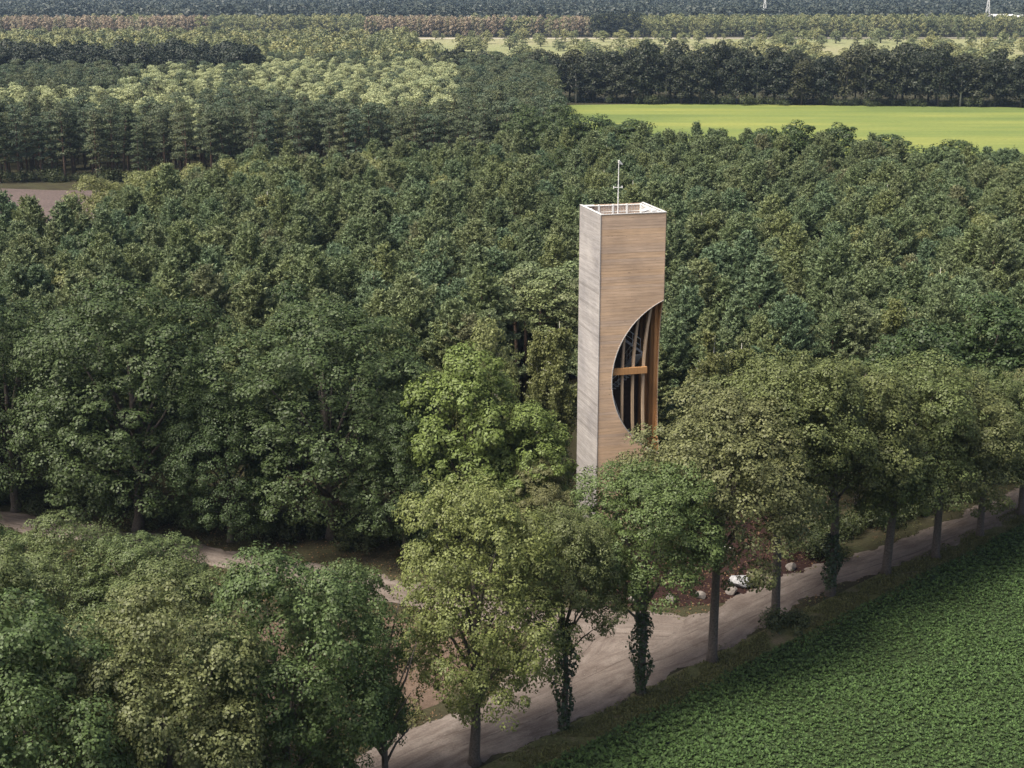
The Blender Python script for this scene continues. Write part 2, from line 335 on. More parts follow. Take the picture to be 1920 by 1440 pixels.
def old_pine(seed, h=15.0, mat=None, nplate=13, r=2.6, leaf=0.36, nl=170, name='oldpine', zc=0.5):
    g = np.random.default_rng(seed); Ps = []; Ns = []; Ls = []; mb = MB()
    bx, by = g.normal(size=2) * 0.4
    mb.tube([(0, 0, -0.1), (bx * 0.3, by * 0.3, h * 0.4), (bx, by, h * 0.75), (bx * 1.1, by * 1.1, h * 0.95)], [0.26, 0.2, 0.13, 0.03], 6)
    for i in range(nplate):
        q = (i + 0.5) / nplate; z = h * (zc + (0.97 - zc) * q); a = i * 2.4 + g.normal() * 0.3
        rr = r * math.sqrt(max(0.05, 1 - q * q * 0.92)) * (0.45 + 0.5 * g.random()) * (0.75 if i % 3 else 0.5)
        c = np.array([bx + rr * math.cos(a), by + rr * math.sin(a), z]); pr = r * (0.36 + 0.2 * g.random())
        mb.tube([(bx * q, by * q, z - 0.5 - 0.4 * g.random()), (c[0], c[1], z - 0.1)], [0.07, 0.025], 4)
        d = rand_dir(g, nl); d[:, 2] = np.abs(d[:, 2]) * np.where(g.random(nl) < 0.8, 1, -0.5)
        Ps.append(c + d * np.array([pr, pr, pr * 0.48]) * (0.7 + 0.4 * g.random((nl, 1)))); Ns.append(d * 0.7 + np.array([0, 0, 0.6]) + g.normal(size=(nl, 3)) * 0.5); Ls.append(leaf * (0.6 + 0.8 * g.random(nl)))
    return mb.mesh(name + '_trunk', M['pinebark'], True), leaf_mesh(name + '_crown', np.concatenate(Ps), np.concatenate(Ns), np.concatenate(Ls), np.concatenate(Ls) * 0.6, mat or M['oldpine'], g)

def spruce(seed, h=20.0, r=3.0, mat=None, name='spruce'):
    g = np.random.default_rng(seed); n = 2600; q = g.random(n) ** 0.8; z = 2.5 + (h - 2.5) * q
    rr = r * (1 - q) ** 0.7 * (0.55 + 0.5 * g.random(n)) * (0.8 + 0.3 * np.sin(z * 3.5)); a = g.random(n) * 6.283
    P = np.stack([rr * np.cos(a), rr * np.sin(a), z - rr * 0.25], 1); N = np.stack([np.cos(a), np.sin(a), np.full(n, 0.7)], 1) + g.normal(size=(n, 3)) * 0.5
    mb = MB(); mb.tube([(0, 0, -0.1), (0, 0, h * 0.5), (0, 0, h * 0.97)], [0.28, 0.18, 0.03], 6)
    L = 0.55 * (0.6 + 0.8 * g.random(n)); return mb.mesh(name + '_trunk', M['pinebark'], True), leaf_mesh(name + '_crown', P, N, L, L * 0.6, mat or M['spruce'], g)

def birch_tree(seed, h=13.5, r=2.3, name='birch'):
    g = np.random.default_rng(seed); mb = MB(); Ps = []; Ns = []; Ls = []; Al = []
    bx, by = g.normal(size=2) * 0.35
    mb.tube([(0, 0, -0.1), (bx * 0.3, by * 0.3, h * 0.35), (bx, by, h * 0.7), (bx * 1.2, by * 1.2, h * 0.97)], [0.17, 0.13, 0.08, 0.015], 7)
    for i in range(46):
        q = g.random(); z = h * (0.30 + 0.68 * q); a = g.random() * 6.28; ll = r * (1 - q) ** 0.5 * (0.5 + 0.5 * g.random()) + 0.3
        tip = np.array([bx + math.cos(a) * ll, by + math.sin(a) * ll, z + ll * 0.35])
        mb.tube([(bx * q, by * q, z - 0.3), tuple(tip)], [0.03, 0.008], 3)
        for j in range(13):
            s = g.random(); st = np.array([bx * q, by * q, z]) * (1 - s) + tip * s; m_ = 24
            drop = g.random(m_) * 1.3
            Ps.append(st + np.stack([g.normal(size=m_) * 0.16, g.normal(size=m_) * 0.16, 0.15 - drop], 1)); Ns.append(g.normal(size=(m_, 3)) + np.array([math.cos(a), math.sin(a), 0.4])); Ls.append(0.2 * (0.6 + 0.8 * g.random(m_)))
    L = np.concatenate(Ls)
    return mb.mesh(name + '_trunk', M['birchbark'], True), leaf_mesh(name + '_crown', np.concatenate(Ps), np.concatenate(Ns), L, L * 0.75, M['birch'], g)

def far_tree(seed, h, r, mat, n=520, leaf=0.9, nl=9, z0=0.16, name='fartree', upright=False, bark='bark'):
    g = np.random.default_rng(seed); lob = []
    for i in range(nl):
        q = (i + 0.5) / nl; a = i * 2.4; z = h * (z0 + (0.86 - z0) * q); rr = r * 0.6 * math.sqrt(max(0.08, 1 - (2 * q - 0.75) ** 2 * 0.6)) * (0.6 + 0.5 * g.random())
        lob.append((rr * math.cos(a), rr * math.sin(a), z, r * (0.36 + 0.18 * g.random())))
    lb = np.array(lob)[g.integers(0, nl, n)]; d = rand_dir(g, n); d[:, 2] = np.where(d[:, 2] < -0.2, -d[:, 2], d[:, 2])
    P = lb[:, :3] + d * lb[:, 3:4] * (0.75 + 0.35 * g.random((n, 1))) * np.array([1, 1, 1.5 if upright else 0.9])
    P[:, 2] = np.minimum(P[:, 2], h)
    L = leaf * (0.6 + 0.8 * g.random(n)); mb = MB(); mb.tube([(0, 0, -0.2), (0.1, 0.1, h * 0.4), (0.1, -0.1, h * 0.8)], [0.36, 0.24, 0.06], 6)
    for l in lob[:4]: mb.tube([(0.1, 0.1, h * 0.25), l[:3]], [0.16, 0.05], 4)
    return mb.mesh(name + '_trunk', M[bark], True), leaf_mesh(name + '_crown', P, d * 0.8 + np.array([0, 0, 0.4]) + g.normal(size=(n, 3)) * 0.45, L, L * 0.75, mat, g)

def shrub_mesh(seed, r, h, mat, n=900, leaf=0.16):
    g = np.random.default_rng(seed); k_ = 9; c = np.stack([g.normal(size=k_) * r * 0.42, g.normal(size=k_) * r * 0.42, h * (0.25 + 0.5 * g.random(k_))], 1)
    ci = g.integers(0, k_, n); d = rand_dir(g, n); P = c[ci] + d * r * 0.42 * (0.6 + 0.5 * g.random((n, 1))); P[:, 2] = np.clip(P[:, 2], 0.02, None)
    L = leaf * (0.6 + 0.8 * g.random(n)); return leaf_mesh('shrub_foliage', P, d + np.array([0, 0, 0.4]) + g.normal(size=(n, 3)) * 0.4, L, L * 0.7, mat, g)

def place(name, pair, loc, rz=0.0, s=(1, 1, 1), label=None, cat='tree', group=None, crown_off=(0, 0, 0)):
    t = empty(name, loc, rz); t.scale = s
    tr = obj('trunk', pair[0], t); cr = obj('crown', pair[1], t)
    if any(crown_off): cr.location = crown_off
    return tag(t, label, cat, group)

PR = {}
PR['avenue'] = [broad_tree(11 + i, 16, 2.8, 4.8, M['oak'], 14, 38, 98, 0.15, 0.56, 0.3, fill=5000) for i in range(4)]
PR['high'] = [broad_tree(21 + i, 16, 6.4, 4.8, M['oak'], 13, 38, 98, 0.15, 0.56, 0.27, fill=4500, floor=0.85) for i in range(4)]
PR['bright'] = [broad_tree(261, 17, 3.4, 5.2, M['brightoak'], 16, 38, 92, 0.15, 0.56, 0.34, fill=5000, flat=0.72)]
PR['palebroad'] = [broad_tree(251 + i, 14, 2.0, 4.0, M['birch'], 10, 24, 40, 0.26, 0.62, 0.2, name='palebroad', bark='birchbark', fill=500) for i in range(3)]
PR['big'] = [broad_tree(31 + i, 19, 1.6, 6.4, M['darkoak'], 19, 40, 88, 0.185, 0.66, 0.36, name='bigoak', fill=2500) for i in range(4)]
PR['syc'] = [broad_tree(51 + i, 15, 2.0, 4.0, M['sycamore'], 15, 30, 80, 0.2, 0.55, 0.26, name='sycamore') for i in range(2)]
PR['pine'] = [pine_tree(71 + i, 12.4 + 0.5 * (i % 4), 3.6 + 0.5 * (i % 3), 2.95 + 0.4 * (i % 3), dens=2.0, tuft=0.27) for i in range(8)]
PR['gap'] = [old_pine(221 + i, 15.0, M['pine'], 11, 2.5, 0.28, 260, 'gappine', 0.62) for i in range(3)]
PR['old'] = [old_pine(91 + i, 15.0, None, 16, 2.7, 0.34, 170, 'oldpine', 0.26 + 0.07 * (i % 3)) for i in range(5)]
PR['pale'] = [old_pine(101 + i, 14.5, M['sunlitpine'], 13, 2.7, 0.4, 150, 'sunpatchtree', 0.35) for i in range(4)]
PR['dark'] = [far_tree(111 + i, 20, 5.0, M['spruce'], 2200, 0.7, 13, 0.12, 'darktree') for i in range(3)]
PR['birch'] = [birch_tree(121 + i) for i in range(3)]
PR['row'] = [far_tree(131 + i, 18, 5.4, M['rowtree'], 3200, 0.66, 14, 0.14, 'rowtree') for i in range(5)]
PR['rowpale'] = [far_tree(141 + i, 16, 3.4, M['rowtree'], 1500, 0.6, 11, 0.30, 'palestem', bark='birchbark') for i in range(2)]
PR['edge'] = [broad_tree(151 + i, 15, 2.5, 4.0, M['darkoak'], 11, 26, 52, 0.25, 0.6, 0.25, name='edgetree', fill=1200) for i in range(3)]
PR['hedge'] = [far_tree(161 + i, 9, 4.5, M['hedge'], 700, 0.8, 9, 0.12, 'hedgetree') for i in range(3)]
PR['russet'] = [far_tree(171 + i, 15, 2.6, M['russet'], 420, 0.9, 9, 0.05, 'poplar', True) for i in range(3)]
PR['green'] = [far_tree(181 + i, 14, 4.0, M['hedge'], 520, 0.95, 9, 0.1, 'fieldtree') for i in range(3)]
PR['far'] = [far_tree(191 + i, 17, 6.0, M['farwood'], 260, 1.9, 8, 0.1, 'farwood') for i in range(3)]

# ------------------------------------------------------------------ the ground
def poly_sheet(name, pts, z, mat, kind='structure'):
    me = mesh_py(name, [(x, y, z) for x, y in pts], [tuple(range(len(pts)))], mat); o = obj(name, me); return tag(o, kind=kind)
poly_sheet('ground', [(-5200, -120), (5200, -120), (5200, 9000), (-5200, 9000)], 0, M['floor'])
poly_sheet('meadow', [(8, 275), (14, 515), (-20, 524), (60, 522), (215, 500), (330, 480), (250, 236), (60, 275)][:2] + [(60, 521), (215, 500), (330, 484), (300, 232), (110, 250)], 0.02, M['meadow'])
poly_sheet('brown_field', [(-190, 262), (-60, 246), (-52, 300), (-95, 303), (-190, 325)], 0.02, M['brownfield'])
poly_sheet('stubble_field', [(-130, 930), (-60, 830), (420, 780), (520, 1120), (250, 1090), (-120, 1130)], 0.02, M['palefield'])
poly_sheet('sand_strip', [(-420, 1150), (-420, 1110), (-60, 1100), (440, 1112), (440, 1120), (-60, 1116)], 0.05, M['pavedstrip'])
poly_sheet('mulch_bed', [(2.5, 96.5), (6, 94.2), (12, 94.3), (16.5, 95.4), (21, 99.4), (24, 103), (21, 113), (10, 117), (1, 112), (1.5, 101)], 0.012, M['mulch'])
poly_sheet('litter_patch', [(-15, 74.5), (-9, 76.5), (-4.5, 80), (-1.5, 85), (-2, 90), (-8, 93), (-16, 92), (-20, 84)], 0.008, M['litter'])

# tracks: fine grid cells kept where they lie inside the ragged track outline
A_line = [(-26, 54, 2.1), (-17, 62.5, 2.2), (-8.5, 70.6, 2.4), (-2.9, 75.9, 2.9), (0.8, 78.7, 2.9), (6.3, 84.1, 2.8), (9.9, 87.1, 2.5), (15.6, 92.8, 2.0), (21.8, 98.9, 1.7), (26.5, 101.9, 1.6), (31.3, 105.6, 1.6), (40.8, 114.2, 1.6), (60, 132, 1.6)]
B_line = [(9, 90.5, 3.0), (4.5, 91.2, 2.6), (-2, 94.0, 2.1), (-8.8, 97, 2.0), (-23, 104.0, 1.5), (-41.5, 111.6, 1.5), (-66, 121.5, 1.5)]
C_line = [(-0.5, 79.5, 1.6), (2.2, 84, 2.4), (5.0, 89.5, 3.0)]
def seg_field(X, Y, line):
    best = np.full(X.shape, 1e9); U = np.zeros(X.shape); Vv = np.zeros(X.shape); acc = 0
    for (x0, y0, w0), (x1, y1, w1) in zip(line[:-1], line[1:]):
        dx, dy = x1 - x0, y1 - y0; l2 = dx * dx + dy * dy; l = math.sqrt(l2)
        t = np.clip(((X - x0) * dx + (Y - y0) * dy) / l2, 0, 1); px = x0 + t * dx; py = y0 + t * dy
        d = np.hypot(X - px, Y - py); f = d - (w0 + (w1 - w0) * t); s = ((X - x0) * dy - (Y - y0) * dx) / l
        m_ = f < best; best = np.where(m_, f, best); U = np.where(m_, acc + t * l, U); Vv = np.where(m_, s, Vv); acc += l
    return best, U, Vv
def vnoise(X, Y, sc, seed):
    g = np.random.default_rng(seed); T = g.random((64, 64)); x = X * sc; y = Y * sc; xi = np.floor(x).astype(int); yi = np.floor(y).astype(int); fx = x - xi; fy = y - yi
    fx = fx * fx * (3 - 2 * fx); fy = fy * fy * (3 - 2 * fy); q = lambda a, b: T[(xi + a) % 64, (yi + b) % 64]
    return (q(0, 0) * (1 - fx) + q(1, 0) * fx) * (1 - fy) + (q(0, 1) * (1 - fx) + q(1, 1) * fx) * fy - 0.5
def track(name, lines, z, cell, xr, yr):
    xs = np.arange(xr[0], xr[1], cell); ys = np.arange(yr[0], yr[1], cell); X, Y = np.meshgrid(xs, ys, indexing='ij')
    fs = [seg_field(X, Y, l) for l in lines]; F = fs[0][0]; U = fs[0][1]; Vv = fs[0][2]
    for f, u, v in fs[1:]:
        m_ = f < F; F = np.where(m_, f, F); U = np.where(m_, u, U); Vv = np.where(m_, v, Vv)
    F = F + vnoise(X, Y, 0.5, 1) * 0.9 + vnoise(X, Y, 1.7, 2) * 0.45 + vnoise(X, Y, 4, 4) * 0.2
    rut = -0.05 * (np.exp(-((np.abs(Vv) - 0.85) / 0.2) ** 2)) + 0.03 * np.exp(-(Vv / 0.4) ** 2) + vnoise(X, Y, 1.1, 3) * 0.03 + vnoise(X, Y, 3.5, 8) * 0.02
    Z = z + 0.065 + rut * np.clip(-F * 2, 0, 1)
    keep = F < 0; c = keep[:-1, :-1] | keep[1:, :-1] | keep[:-1, 1:] | keep[1:, 1:]
    gx, gy = np.gradient(F, cell); g2 = np.maximum(gx * gx + gy * gy, 0.3); st = np.where(F > 0, np.clip(F, 0, 0.3), 0)
    X = X - st * gx / g2; Y = Y - st * gy / g2; Z = np.where(F > -0.1, z + 0.02, Z)
    nx, ny = X.shape; idx = np.arange(nx * ny).reshape(nx, ny); I, J = np.nonzero(c)
    Fc = np.stack([idx[I, J], idx[I + 1, J], idx[I + 1, J + 1], idx[I, J + 1]], 1); used = np.unique(Fc); rm = np.full(nx * ny, -1); rm[used] = np.arange(len(used))
    V = np.stack([X.ravel(), Y.ravel(), Z.ravel()], 1)[used]; me = mesh_np(name, V, rm[Fc], M['track'], True)
    uvl = me.uv_layers.new(name='UVMap'); uv = np.stack([U.ravel(), Vv.ravel()], 1)[used][rm[Fc].ravel()]; uvl.data.foreach_set('uv', uv.astype(np.float32).ravel())
    return tag(obj(name, me), kind='structure')
track('sandy_track', [A_line, B_line, C_line], 0.0, 0.2, (-66, 60), (54, 132))

# verge and beet field to the right of the track
dirv = np.array([0.722, 0.692]); nrm = np.array([0.692, -0.722]); O = np.array([12.8, 85.8])     # line of the avenue oaks
def along(s, o): return O + dirv * s + nrm * o
def strip(name, s0, s1, o0, o1, z, mat): return poly_sheet(name, [tuple(along(s0, o0)), tuple(along(s0, o1)), tuple(along(s1, o1)), tuple(along(s1, o0))], z, mat)
strip('grass_verge', -60, 110, -0.6, 2.2, 0.010, M['verge'])
strip('field_soil', -60, 110, 1.7, 75, 0.016, M['soil'])

# ------------------------------------------------------------------ observation tower
TW = 5.1; TH = 25.15; TC = Vector((6.6, 108.3, 0))
tower = empty('observation_tower', TC, R(14.7))
tag(tower, 'tall square timber-clad lookout tower with a round cut-out above the oaks', 'tower')
# local frame: x along the front face (0..TW), y into the tower (0..TW)
UC, ZC, CR = 7.72, 12.3, 6.68
nb = 112; bh = TH / nb
def cut_u(z):
    q = CR * CR - (z - ZC) ** 2
    return TW if q <= 0 else min(TW, UC - math.sqrt(q))
def cut_w(z):                                   # shallow bite in the right-hand wall
    q = 1 - ((z - ZC) / 6.0) ** 2
    return 0 if q <= 0 else 0.85 * math.sqrt(q)
gap = 0.008; th = 0.045
full_f = None
rj = random.Random(3)
full_front = [MB().box(0.0, TW, -0.5 * th + q, 0.5 * th + q, 0, bh - gap).mesh('front_board', M['wood_front']) for q in (0, 0.002, -0.002)]
full_left = [MB().box(-th + q, q, 0.0, TW, 0, bh - gap).mesh('left_board', M['wood_grey']) for q in (0, 0.003, -0.003)]
for i in range(nb):
    z0 = i * bh; z1 = z0 + bh - gap
    o = obj('board', rj.choice(full_left), tower, (-0.002, 0, z0))
    ua, ub = cut_u(z0), cut_u(z1)
    if ua >= TW and ub >= TW: o = obj('board', rj.choice(full_front), tower, (0, 0, z0))
    else:
        y0, y1 = -0.5 * th, 0.5 * th
        obj('board', MB().hexa([(0, y0, 0), (ua, y0, 0), (ua, y1, 0), (0, y1, 0), (0, y0, z1 - z0), (ub, y0, z1 - z0), (ub, y1, z1 - z0), (0, y1, z1 - z0)]).mesh('cut_board', M['wood_front']), tower, (0, 0, z0))
mb = MB()
for i in range(nb):
    z0 = i * bh; z1 = z0 + bh - gap; w0, w1 = cut_w(z0), cut_w(z1)
    mb.hexa([(TW, w0, z0), (TW + th, w0, z0), (TW + th, TW, z0), (TW, TW, z0), (TW, w1, z1), (TW + th, w1, z1), (TW + th, TW, z1), (TW, TW, z1)])
    mb.box(0, TW, TW, TW + th, z0, z1)
o = obj('rear_cladding', mb.mesh('rear_cladding', M['wood_front']), tower); o['kind'] = 'stuff'
# inner lining behind the boards (its colour darkened for the shade in the shaft) and corner trims
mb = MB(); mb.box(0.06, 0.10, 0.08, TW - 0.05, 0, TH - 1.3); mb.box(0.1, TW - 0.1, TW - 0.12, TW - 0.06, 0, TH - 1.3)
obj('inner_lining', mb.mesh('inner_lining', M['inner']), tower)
obj('corner_trim', MB().box(-0.055, 0.0, -0.055, 0.0, 0, TH).mesh('corner_trim', M['wood_grey']), tower, (0.004, 0, 0))
obj('corner_trim', MB().box(-0.055, 0.0, TW, TW + 0.05, 0, TH).mesh('corner_trim', M['wood_grey']), tower, (0.0, 0.004, 0))
# front lining follows the cut-out, plus the curved rim
def arc(n=40):
    zt = [ZC + CR * math.sin(t) for t in np.linspace(-1.18, 1.18, n)]
    return [(cut_u(z), z) for z in zt if cut_u(z) < TW - 1e-4]
A_ = arc()
A_ = [(TW, ZC - math.sqrt(CR ** 2 - (UC - TW) ** 2))] + A_ + [(TW, ZC + math.sqrt(CR ** 2 - (UC - TW) ** 2))]
mb = MB()
for (u0, z0), (u1, z1) in zip(A_[:-1], A_[1:]):
    mb.hexa([(u0 - 0.01, -0.05, z0), (u0 + 0.05, -0.05, z0), (u0 + 0.05, 0.30, z0), (u0 - 0.01, 0.30, z0), (u1 - 0.01, -0.05, z1), (u1 + 0.05, -0.05, z1), (u1 + 0.05, 0.30, z1), (u1 - 0.01, 0.30, z1)])
obj('cutout_rim', mb.mesh('cutout_rim', M['coping']), tower)
# curved glulam posts inside the opening
def post(u, w, bow, wid, dep, mat, name, z0=0.0, z1=TH - 1.4):
    mb = MB(); zs = np.linspace(z0, z1, 16)
    for a, b in zip(zs[:-1], zs[1:]):
        ua = u + bow * ((a - ZC) / 6.0) ** 2 * (1 if a > ZC else 0.35); ub = u + bow * ((b - ZC) / 6.0) ** 2 * (1 if b > ZC else 0.35)
        mb.hexa([(ua, w, a), (ua + wid, w, a), (ua + wid, w + dep, a), (ua, w + dep, a), (ub, w, b), (ub + wid, w, b), (ub + wid, w + dep, b), (ub, w + dep, b)])
    return obj(name, mb.mesh(name, mat), tower)
post(2.02, 0.42, 0.30, 0.16, 0.28, M['post'], 'curved_post', 3, 21)
post(2.86, 0.42, 0.55, 0.17, 0.28, M['post'], 'curved_post', 3, 21)
post(3.70, 0.42, 0.60, 0.17, 0.28, M['post'], 'curved_post', 3, 21)
for (w, d) in ((0.95, 0.18), (1.75, 0.2), (3.0, 0.2), (4.2, 0.2)):
    obj('wall_post', MB().box(TW - 0.30, TW - 0.07, w, w + d, 0, TH - 1.4).mesh('wall_post', M['timber']), tower)
mb = MB(); 
for i in range(100):
    z0 = i * 0.238; w0 = max(0.3, cut_w(z0) + 0.02); mb.box(TW - 0.06, TW - 0.006, w0, TW - 0.13, z0, z0 + 0.225)
o = obj('right_wall_lining', mb.mesh('right_wall_lining', M['timber']), tower); o['kind'] = 'stuff'
obj('floor_beam', MB().box(0.12, 3.98, 0.14, 0.40, 12.72, 13.22).mesh('floor_beam', M['timber']), tower)
obj('landing', MB().box(0.12, 1.55, 0.45, TW - 0.3, 13.24, 13.36).mesh('landing', M['inner']), tower)
# stair flights winding up the shaft
def flight(p0, p1, wdir, wid, n=12):
    mb = MB(); p0 = Vector(p0); p1 = Vector(p1); wv = Vector(wdir) * wid
    d = (p1 - p0); hd = Vector((d.x, d.y, 0)).normalized() * 0.27
    for i in range(n):
        p = p0 + d * ((i + 0.5) / n); a = p - hd * 0.5; b = p + hd * 0.5
        mb.hexa([a, b, b + wv, a + wv, a + Vector((0, 0, 0.04)), b + Vector((0, 0, 0.04)), b + wv + Vector((0, 0, 0.04)), a + wv + Vector((0, 0, 0.04))])
    return mb
lev = 0
z = 0.0; seq = [((1.3, 0.9), (1.3, 3.9), (1, 0, 0)), ((1.4, 4.0), (4.0, 4.0), (0, -1, 0)), ((4.0, 3.9), (4.0, 1.1), (-1, 0, 0)), ((4.0, 1.0), (1.4, 1.0), (0, 1, 0))]
while z < TH - 4:
    (xa, ya), (xb, yb), wd = seq[lev % 4]
    f = obj('stair_flight', flight((xa, ya, z), (xb, yb, z + 2.0), wd, 0.85).mesh('stair_flight', M['steel']), tower)
    mb = MB(); off = Vector(wd) * 0.87
    a = Vector((xa, ya, z + 1.0)) + off; b = Vector((xb, yb, z + 3.0)) + off
    mb.tube([a, b], [0.03, 0.03], 6); mb.tube([a - Vector((0, 0, 0.5)), b - Vector((0, 0, 0.5))], [0.018, 0.018], 5)
    for t in np.linspace(0, 1, 5):
        q = a.lerp(b, t); mb.tube([q - Vector((0, 0, 1.0)), q], [0.018, 0.018], 5)
    obj('handrail', mb.mesh('handrail', M['white']), f)
    z += 2.0; lev += 1
# roof terrace: deck, coping, balustrade, mast
obj('roof_deck', MB().box(0.1, TW - 0.08, 0.1, TW - 0.13, TH - 1.28, TH - 1.18).mesh('roof_deck', M['deck']), tower)
cz0, cz1 = TH, TH + 0.045
obj('coping', MB().box(-0.06, TW + 0.06, -0.06, 0.09, cz0, cz1).mesh('coping', M['coping']), tower)
obj('coping', MB().box(-0.07, 0.14, 0.123, TW + 0.07, cz0, cz1).mesh('coping', M['coping']), tower)
obj('coping', MB().box(TW - 0.12, TW + 0.07, 0.123, TW + 0.07, cz0, cz1).mesh('coping', M['coping']), tower)
obj('coping', MB().box(0.143, TW - 0.123, TW - 0.06, TW + 0.07, cz0 - 0.12, cz1 - 0.12).mesh('coping', M['coping']), tower)
obj('roof_panel', MB().box(0.14, 1.0, TW - 0.75, TW - 0.07, cz0 - 0.02, cz1 - 0.03).mesh('roof_panel', M['coping']), tower)
obj('parapet_lining', MB().box(0.02, 0.05, 0.05, TW - 0.02, TH - 1.18, TH).box(TW - 0.05, TW - 0.01, 0.05, TW - 0.02, TH - 1.18, TH).mesh('parapet_lining', M['white']), tower)
def balustrade(p0, p1, nbal):
    p0 = Vector(p0); p1 = Vector(p1)
    root = obj('balustrade', MB().tube([p0 + Vector((0, 0, 1.12)), p1 + Vector((0, 0, 1.12))], [0.04, 0.04], 6).tube([p0 + Vector((0, 0, 0.1)), p1 + Vector((0, 0, 0.1))], [0.025, 0.025], 6).tube([p0 + Vector((0, 0, 0.62)), p1 + Vector((0, 0, 0.62))], [0.025, 0.025], 6).mesh('balustrade', M['white']), tower)
    bm_ = MB().tube([(0, 0, 0.1), (0, 0, 1.12)], [0.014, 0.014], 5).mesh('baluster', M['steel']); pm = MB().box(-0.06, 0.06, -0.06, 0.06, 0, 1.2).mesh('baluster_post', M['white'])
    for i in range(nbal + 1):
        o = obj('post' if i % 9 == 0 else 'baluster', pm if i % 9 == 0 else bm_, root); o.location = p0.lerp(p1, i / nbal)
zd = TH - 1.18
balustrade((0.25, TW - 0.3, zd), (TW - 0.3, TW - 0.3, zd), 36)
balustrade((0.25, 0.35, zd), (0.25, TW - 0.45, zd), 27)
balustrade((TW - 0.3, 0.35, zd), (TW - 0.3, TW - 0.45, zd), 27)
mast = obj('mast', MB().tube([(0, 0, 0), (0, 0, 2.2), (0, 0, 4.75)], [0.05, 0.042, 0.03], 8).mesh('mast', M['white']), tower, (1.85, 1.6, zd))
obj('crossarm', MB().tube([(-0.36, 0, 2.95), (0.30, 0, 2.95)], [0.025, 0.025], 6).tube([(-0.36, 0, 2.9), (-0.36, 0, 3.06)], [0.05, 0.03], 6).tube([(0.3, 0, 2.9), (0.3, 0, 3.06)], [0.05, 0.03], 6).mesh('crossarm', M['white']), mast)
obj('wind_vane', MB().tube([(0, 0, 4.75), (0, 0, 4.95)], [0.05, 0.09], 8).hexa([(0.02, -0.06, 4.72), (0.32, -0.02, 4.62), (0.32, 0.02, 4.62), (0.02, 0.06, 4.72), (0.02, -0.06, 5.0), (0.28, -0.02, 4.74), (0.28, 0.02, 4.74), (0.02, 0.06, 5.0)]).mesh('wind_vane', M['white']), mast)
obj('telescope', MB().tube([(0, 0, 0), (0, 0, 1.15)], [0.06, 0.06], 8).tube([(-0.25, 0, 1.2), (0.3, 0.0, 1.32)], [0.13, 0.15], 8).mesh('telescope', M['white']), tower, (TW - 1.45, 0.75, zd))
obj('sensor_box', MB().box(-0.2, 0.2, -0.15, 0.15, 0.9, 1.3).tube([(0, 0, 0), (0, 0, 0.92)], [0.04, 0.04], 6).mesh('sensor_box', M['white']), tower, (TW - 0.75, 0.6, zd))

# ------------------------------------------------------------------ boulders
import bmesh
def boulder(seed, r, mat, flat=0.75, stretch=(1, 1)):
    g = random.Random(seed); bm = bmesh.new(); bmesh.ops.create_icosphere(bm, subdivisions=2, radius=1)
    planes = [(Vector((g.gauss(0, 1), g.gauss(0, 1), g.gauss(0.2, 0.8))).normalized(), 0.5 + 0.3 * g.random()) for _ in range(9)]
    for v in bm.verts:
        for n_, d_ in planes:
            q = v.co.dot(n_)
            if q > d_: v.co -= n_ * (q - d_) * 0.9
        v.co += Vector((g.gauss(0, 1), g.gauss(0, 1), g.gauss(0, 1))) * 0.012
        v.co.x *= r * stretch[0]; v.co.y *= r * stretch[1]; v.co.z *= r * flat
    me = bpy.data.meshes.new('boulder'); bm.to_mesh(me); bm.free(); me.materials.append(mat); return me
BL = [(6.9, 95.15, 0.42, 'stone', 'small pale boulder ending the row, beside the track junction'),
      (8.52, 95.3, 0.42, 'stone', 'small pale boulder behind the ivy-clad oak that stands opposite the junction'),
      (11.08, 95.2, 0.46, 'stone', 'pale rounded boulder alone on the mulch edge between two oak trunks'),
      (13.23, 95.7, 0.44, 'stone', 'dull pinkish boulder on the mulch just past the bare-trunked oak'),
      (15.55, 96.5, 0.5, 'stone', 'small grey boulder in front of the large white stone'),
      (18.3, 98.35, 0.72, 'tanstone', 'angular tan boulder with a peaked top beside the large white stone'),
      (20.55, 100.9, 0.46, 'stone', 'lone pale boulder on the mulch past the tan peaked boulder')]
for i, (x, y, r, m_, lab) in enumerate(BL):
    o = obj('boulder', boulder(i + 5, r, M[m_], 0.8), None, (x, y, r * 0.5)); o.rotation_euler.z = i * 1.3; tag(o, lab, 'boulder', 'boulders along the mulch bed')
o = obj('boulder', boulder(41, 1.0, M['whitestone'], 0.55, (1.25, 0.8)), None, (16.35, 97.75, 0.4)); o.rotation_euler.z = -0.5; tag(o, 'large flat white stone lying among smaller boulders near the track', 'boulder', 'boulders along the mulch bed')
o = obj('boulder', boulder(47, 0.6, M['tanstone'], 0.9, (1.0, 0.9)), None, (17.3, 98.75, 0.4)); tag(o, 'tan boulder leaning against the back of the large white stone', 'boulder', 'boulders along the mulch bed')
# pale felled birch pole lying on the mulch
o = obj('log', MB().tube([(0, 0, 0.09), (0.7, -0.25, 0.10), (1.3, -0.6, 0.09)], [0.09, 0.08, 0.06], 8).mesh('log', M['birchbark'], True), None, (15.6, 105.4, 0)); tag(o, 'short pale birch log lying on the mulch under the oaks', 'log')

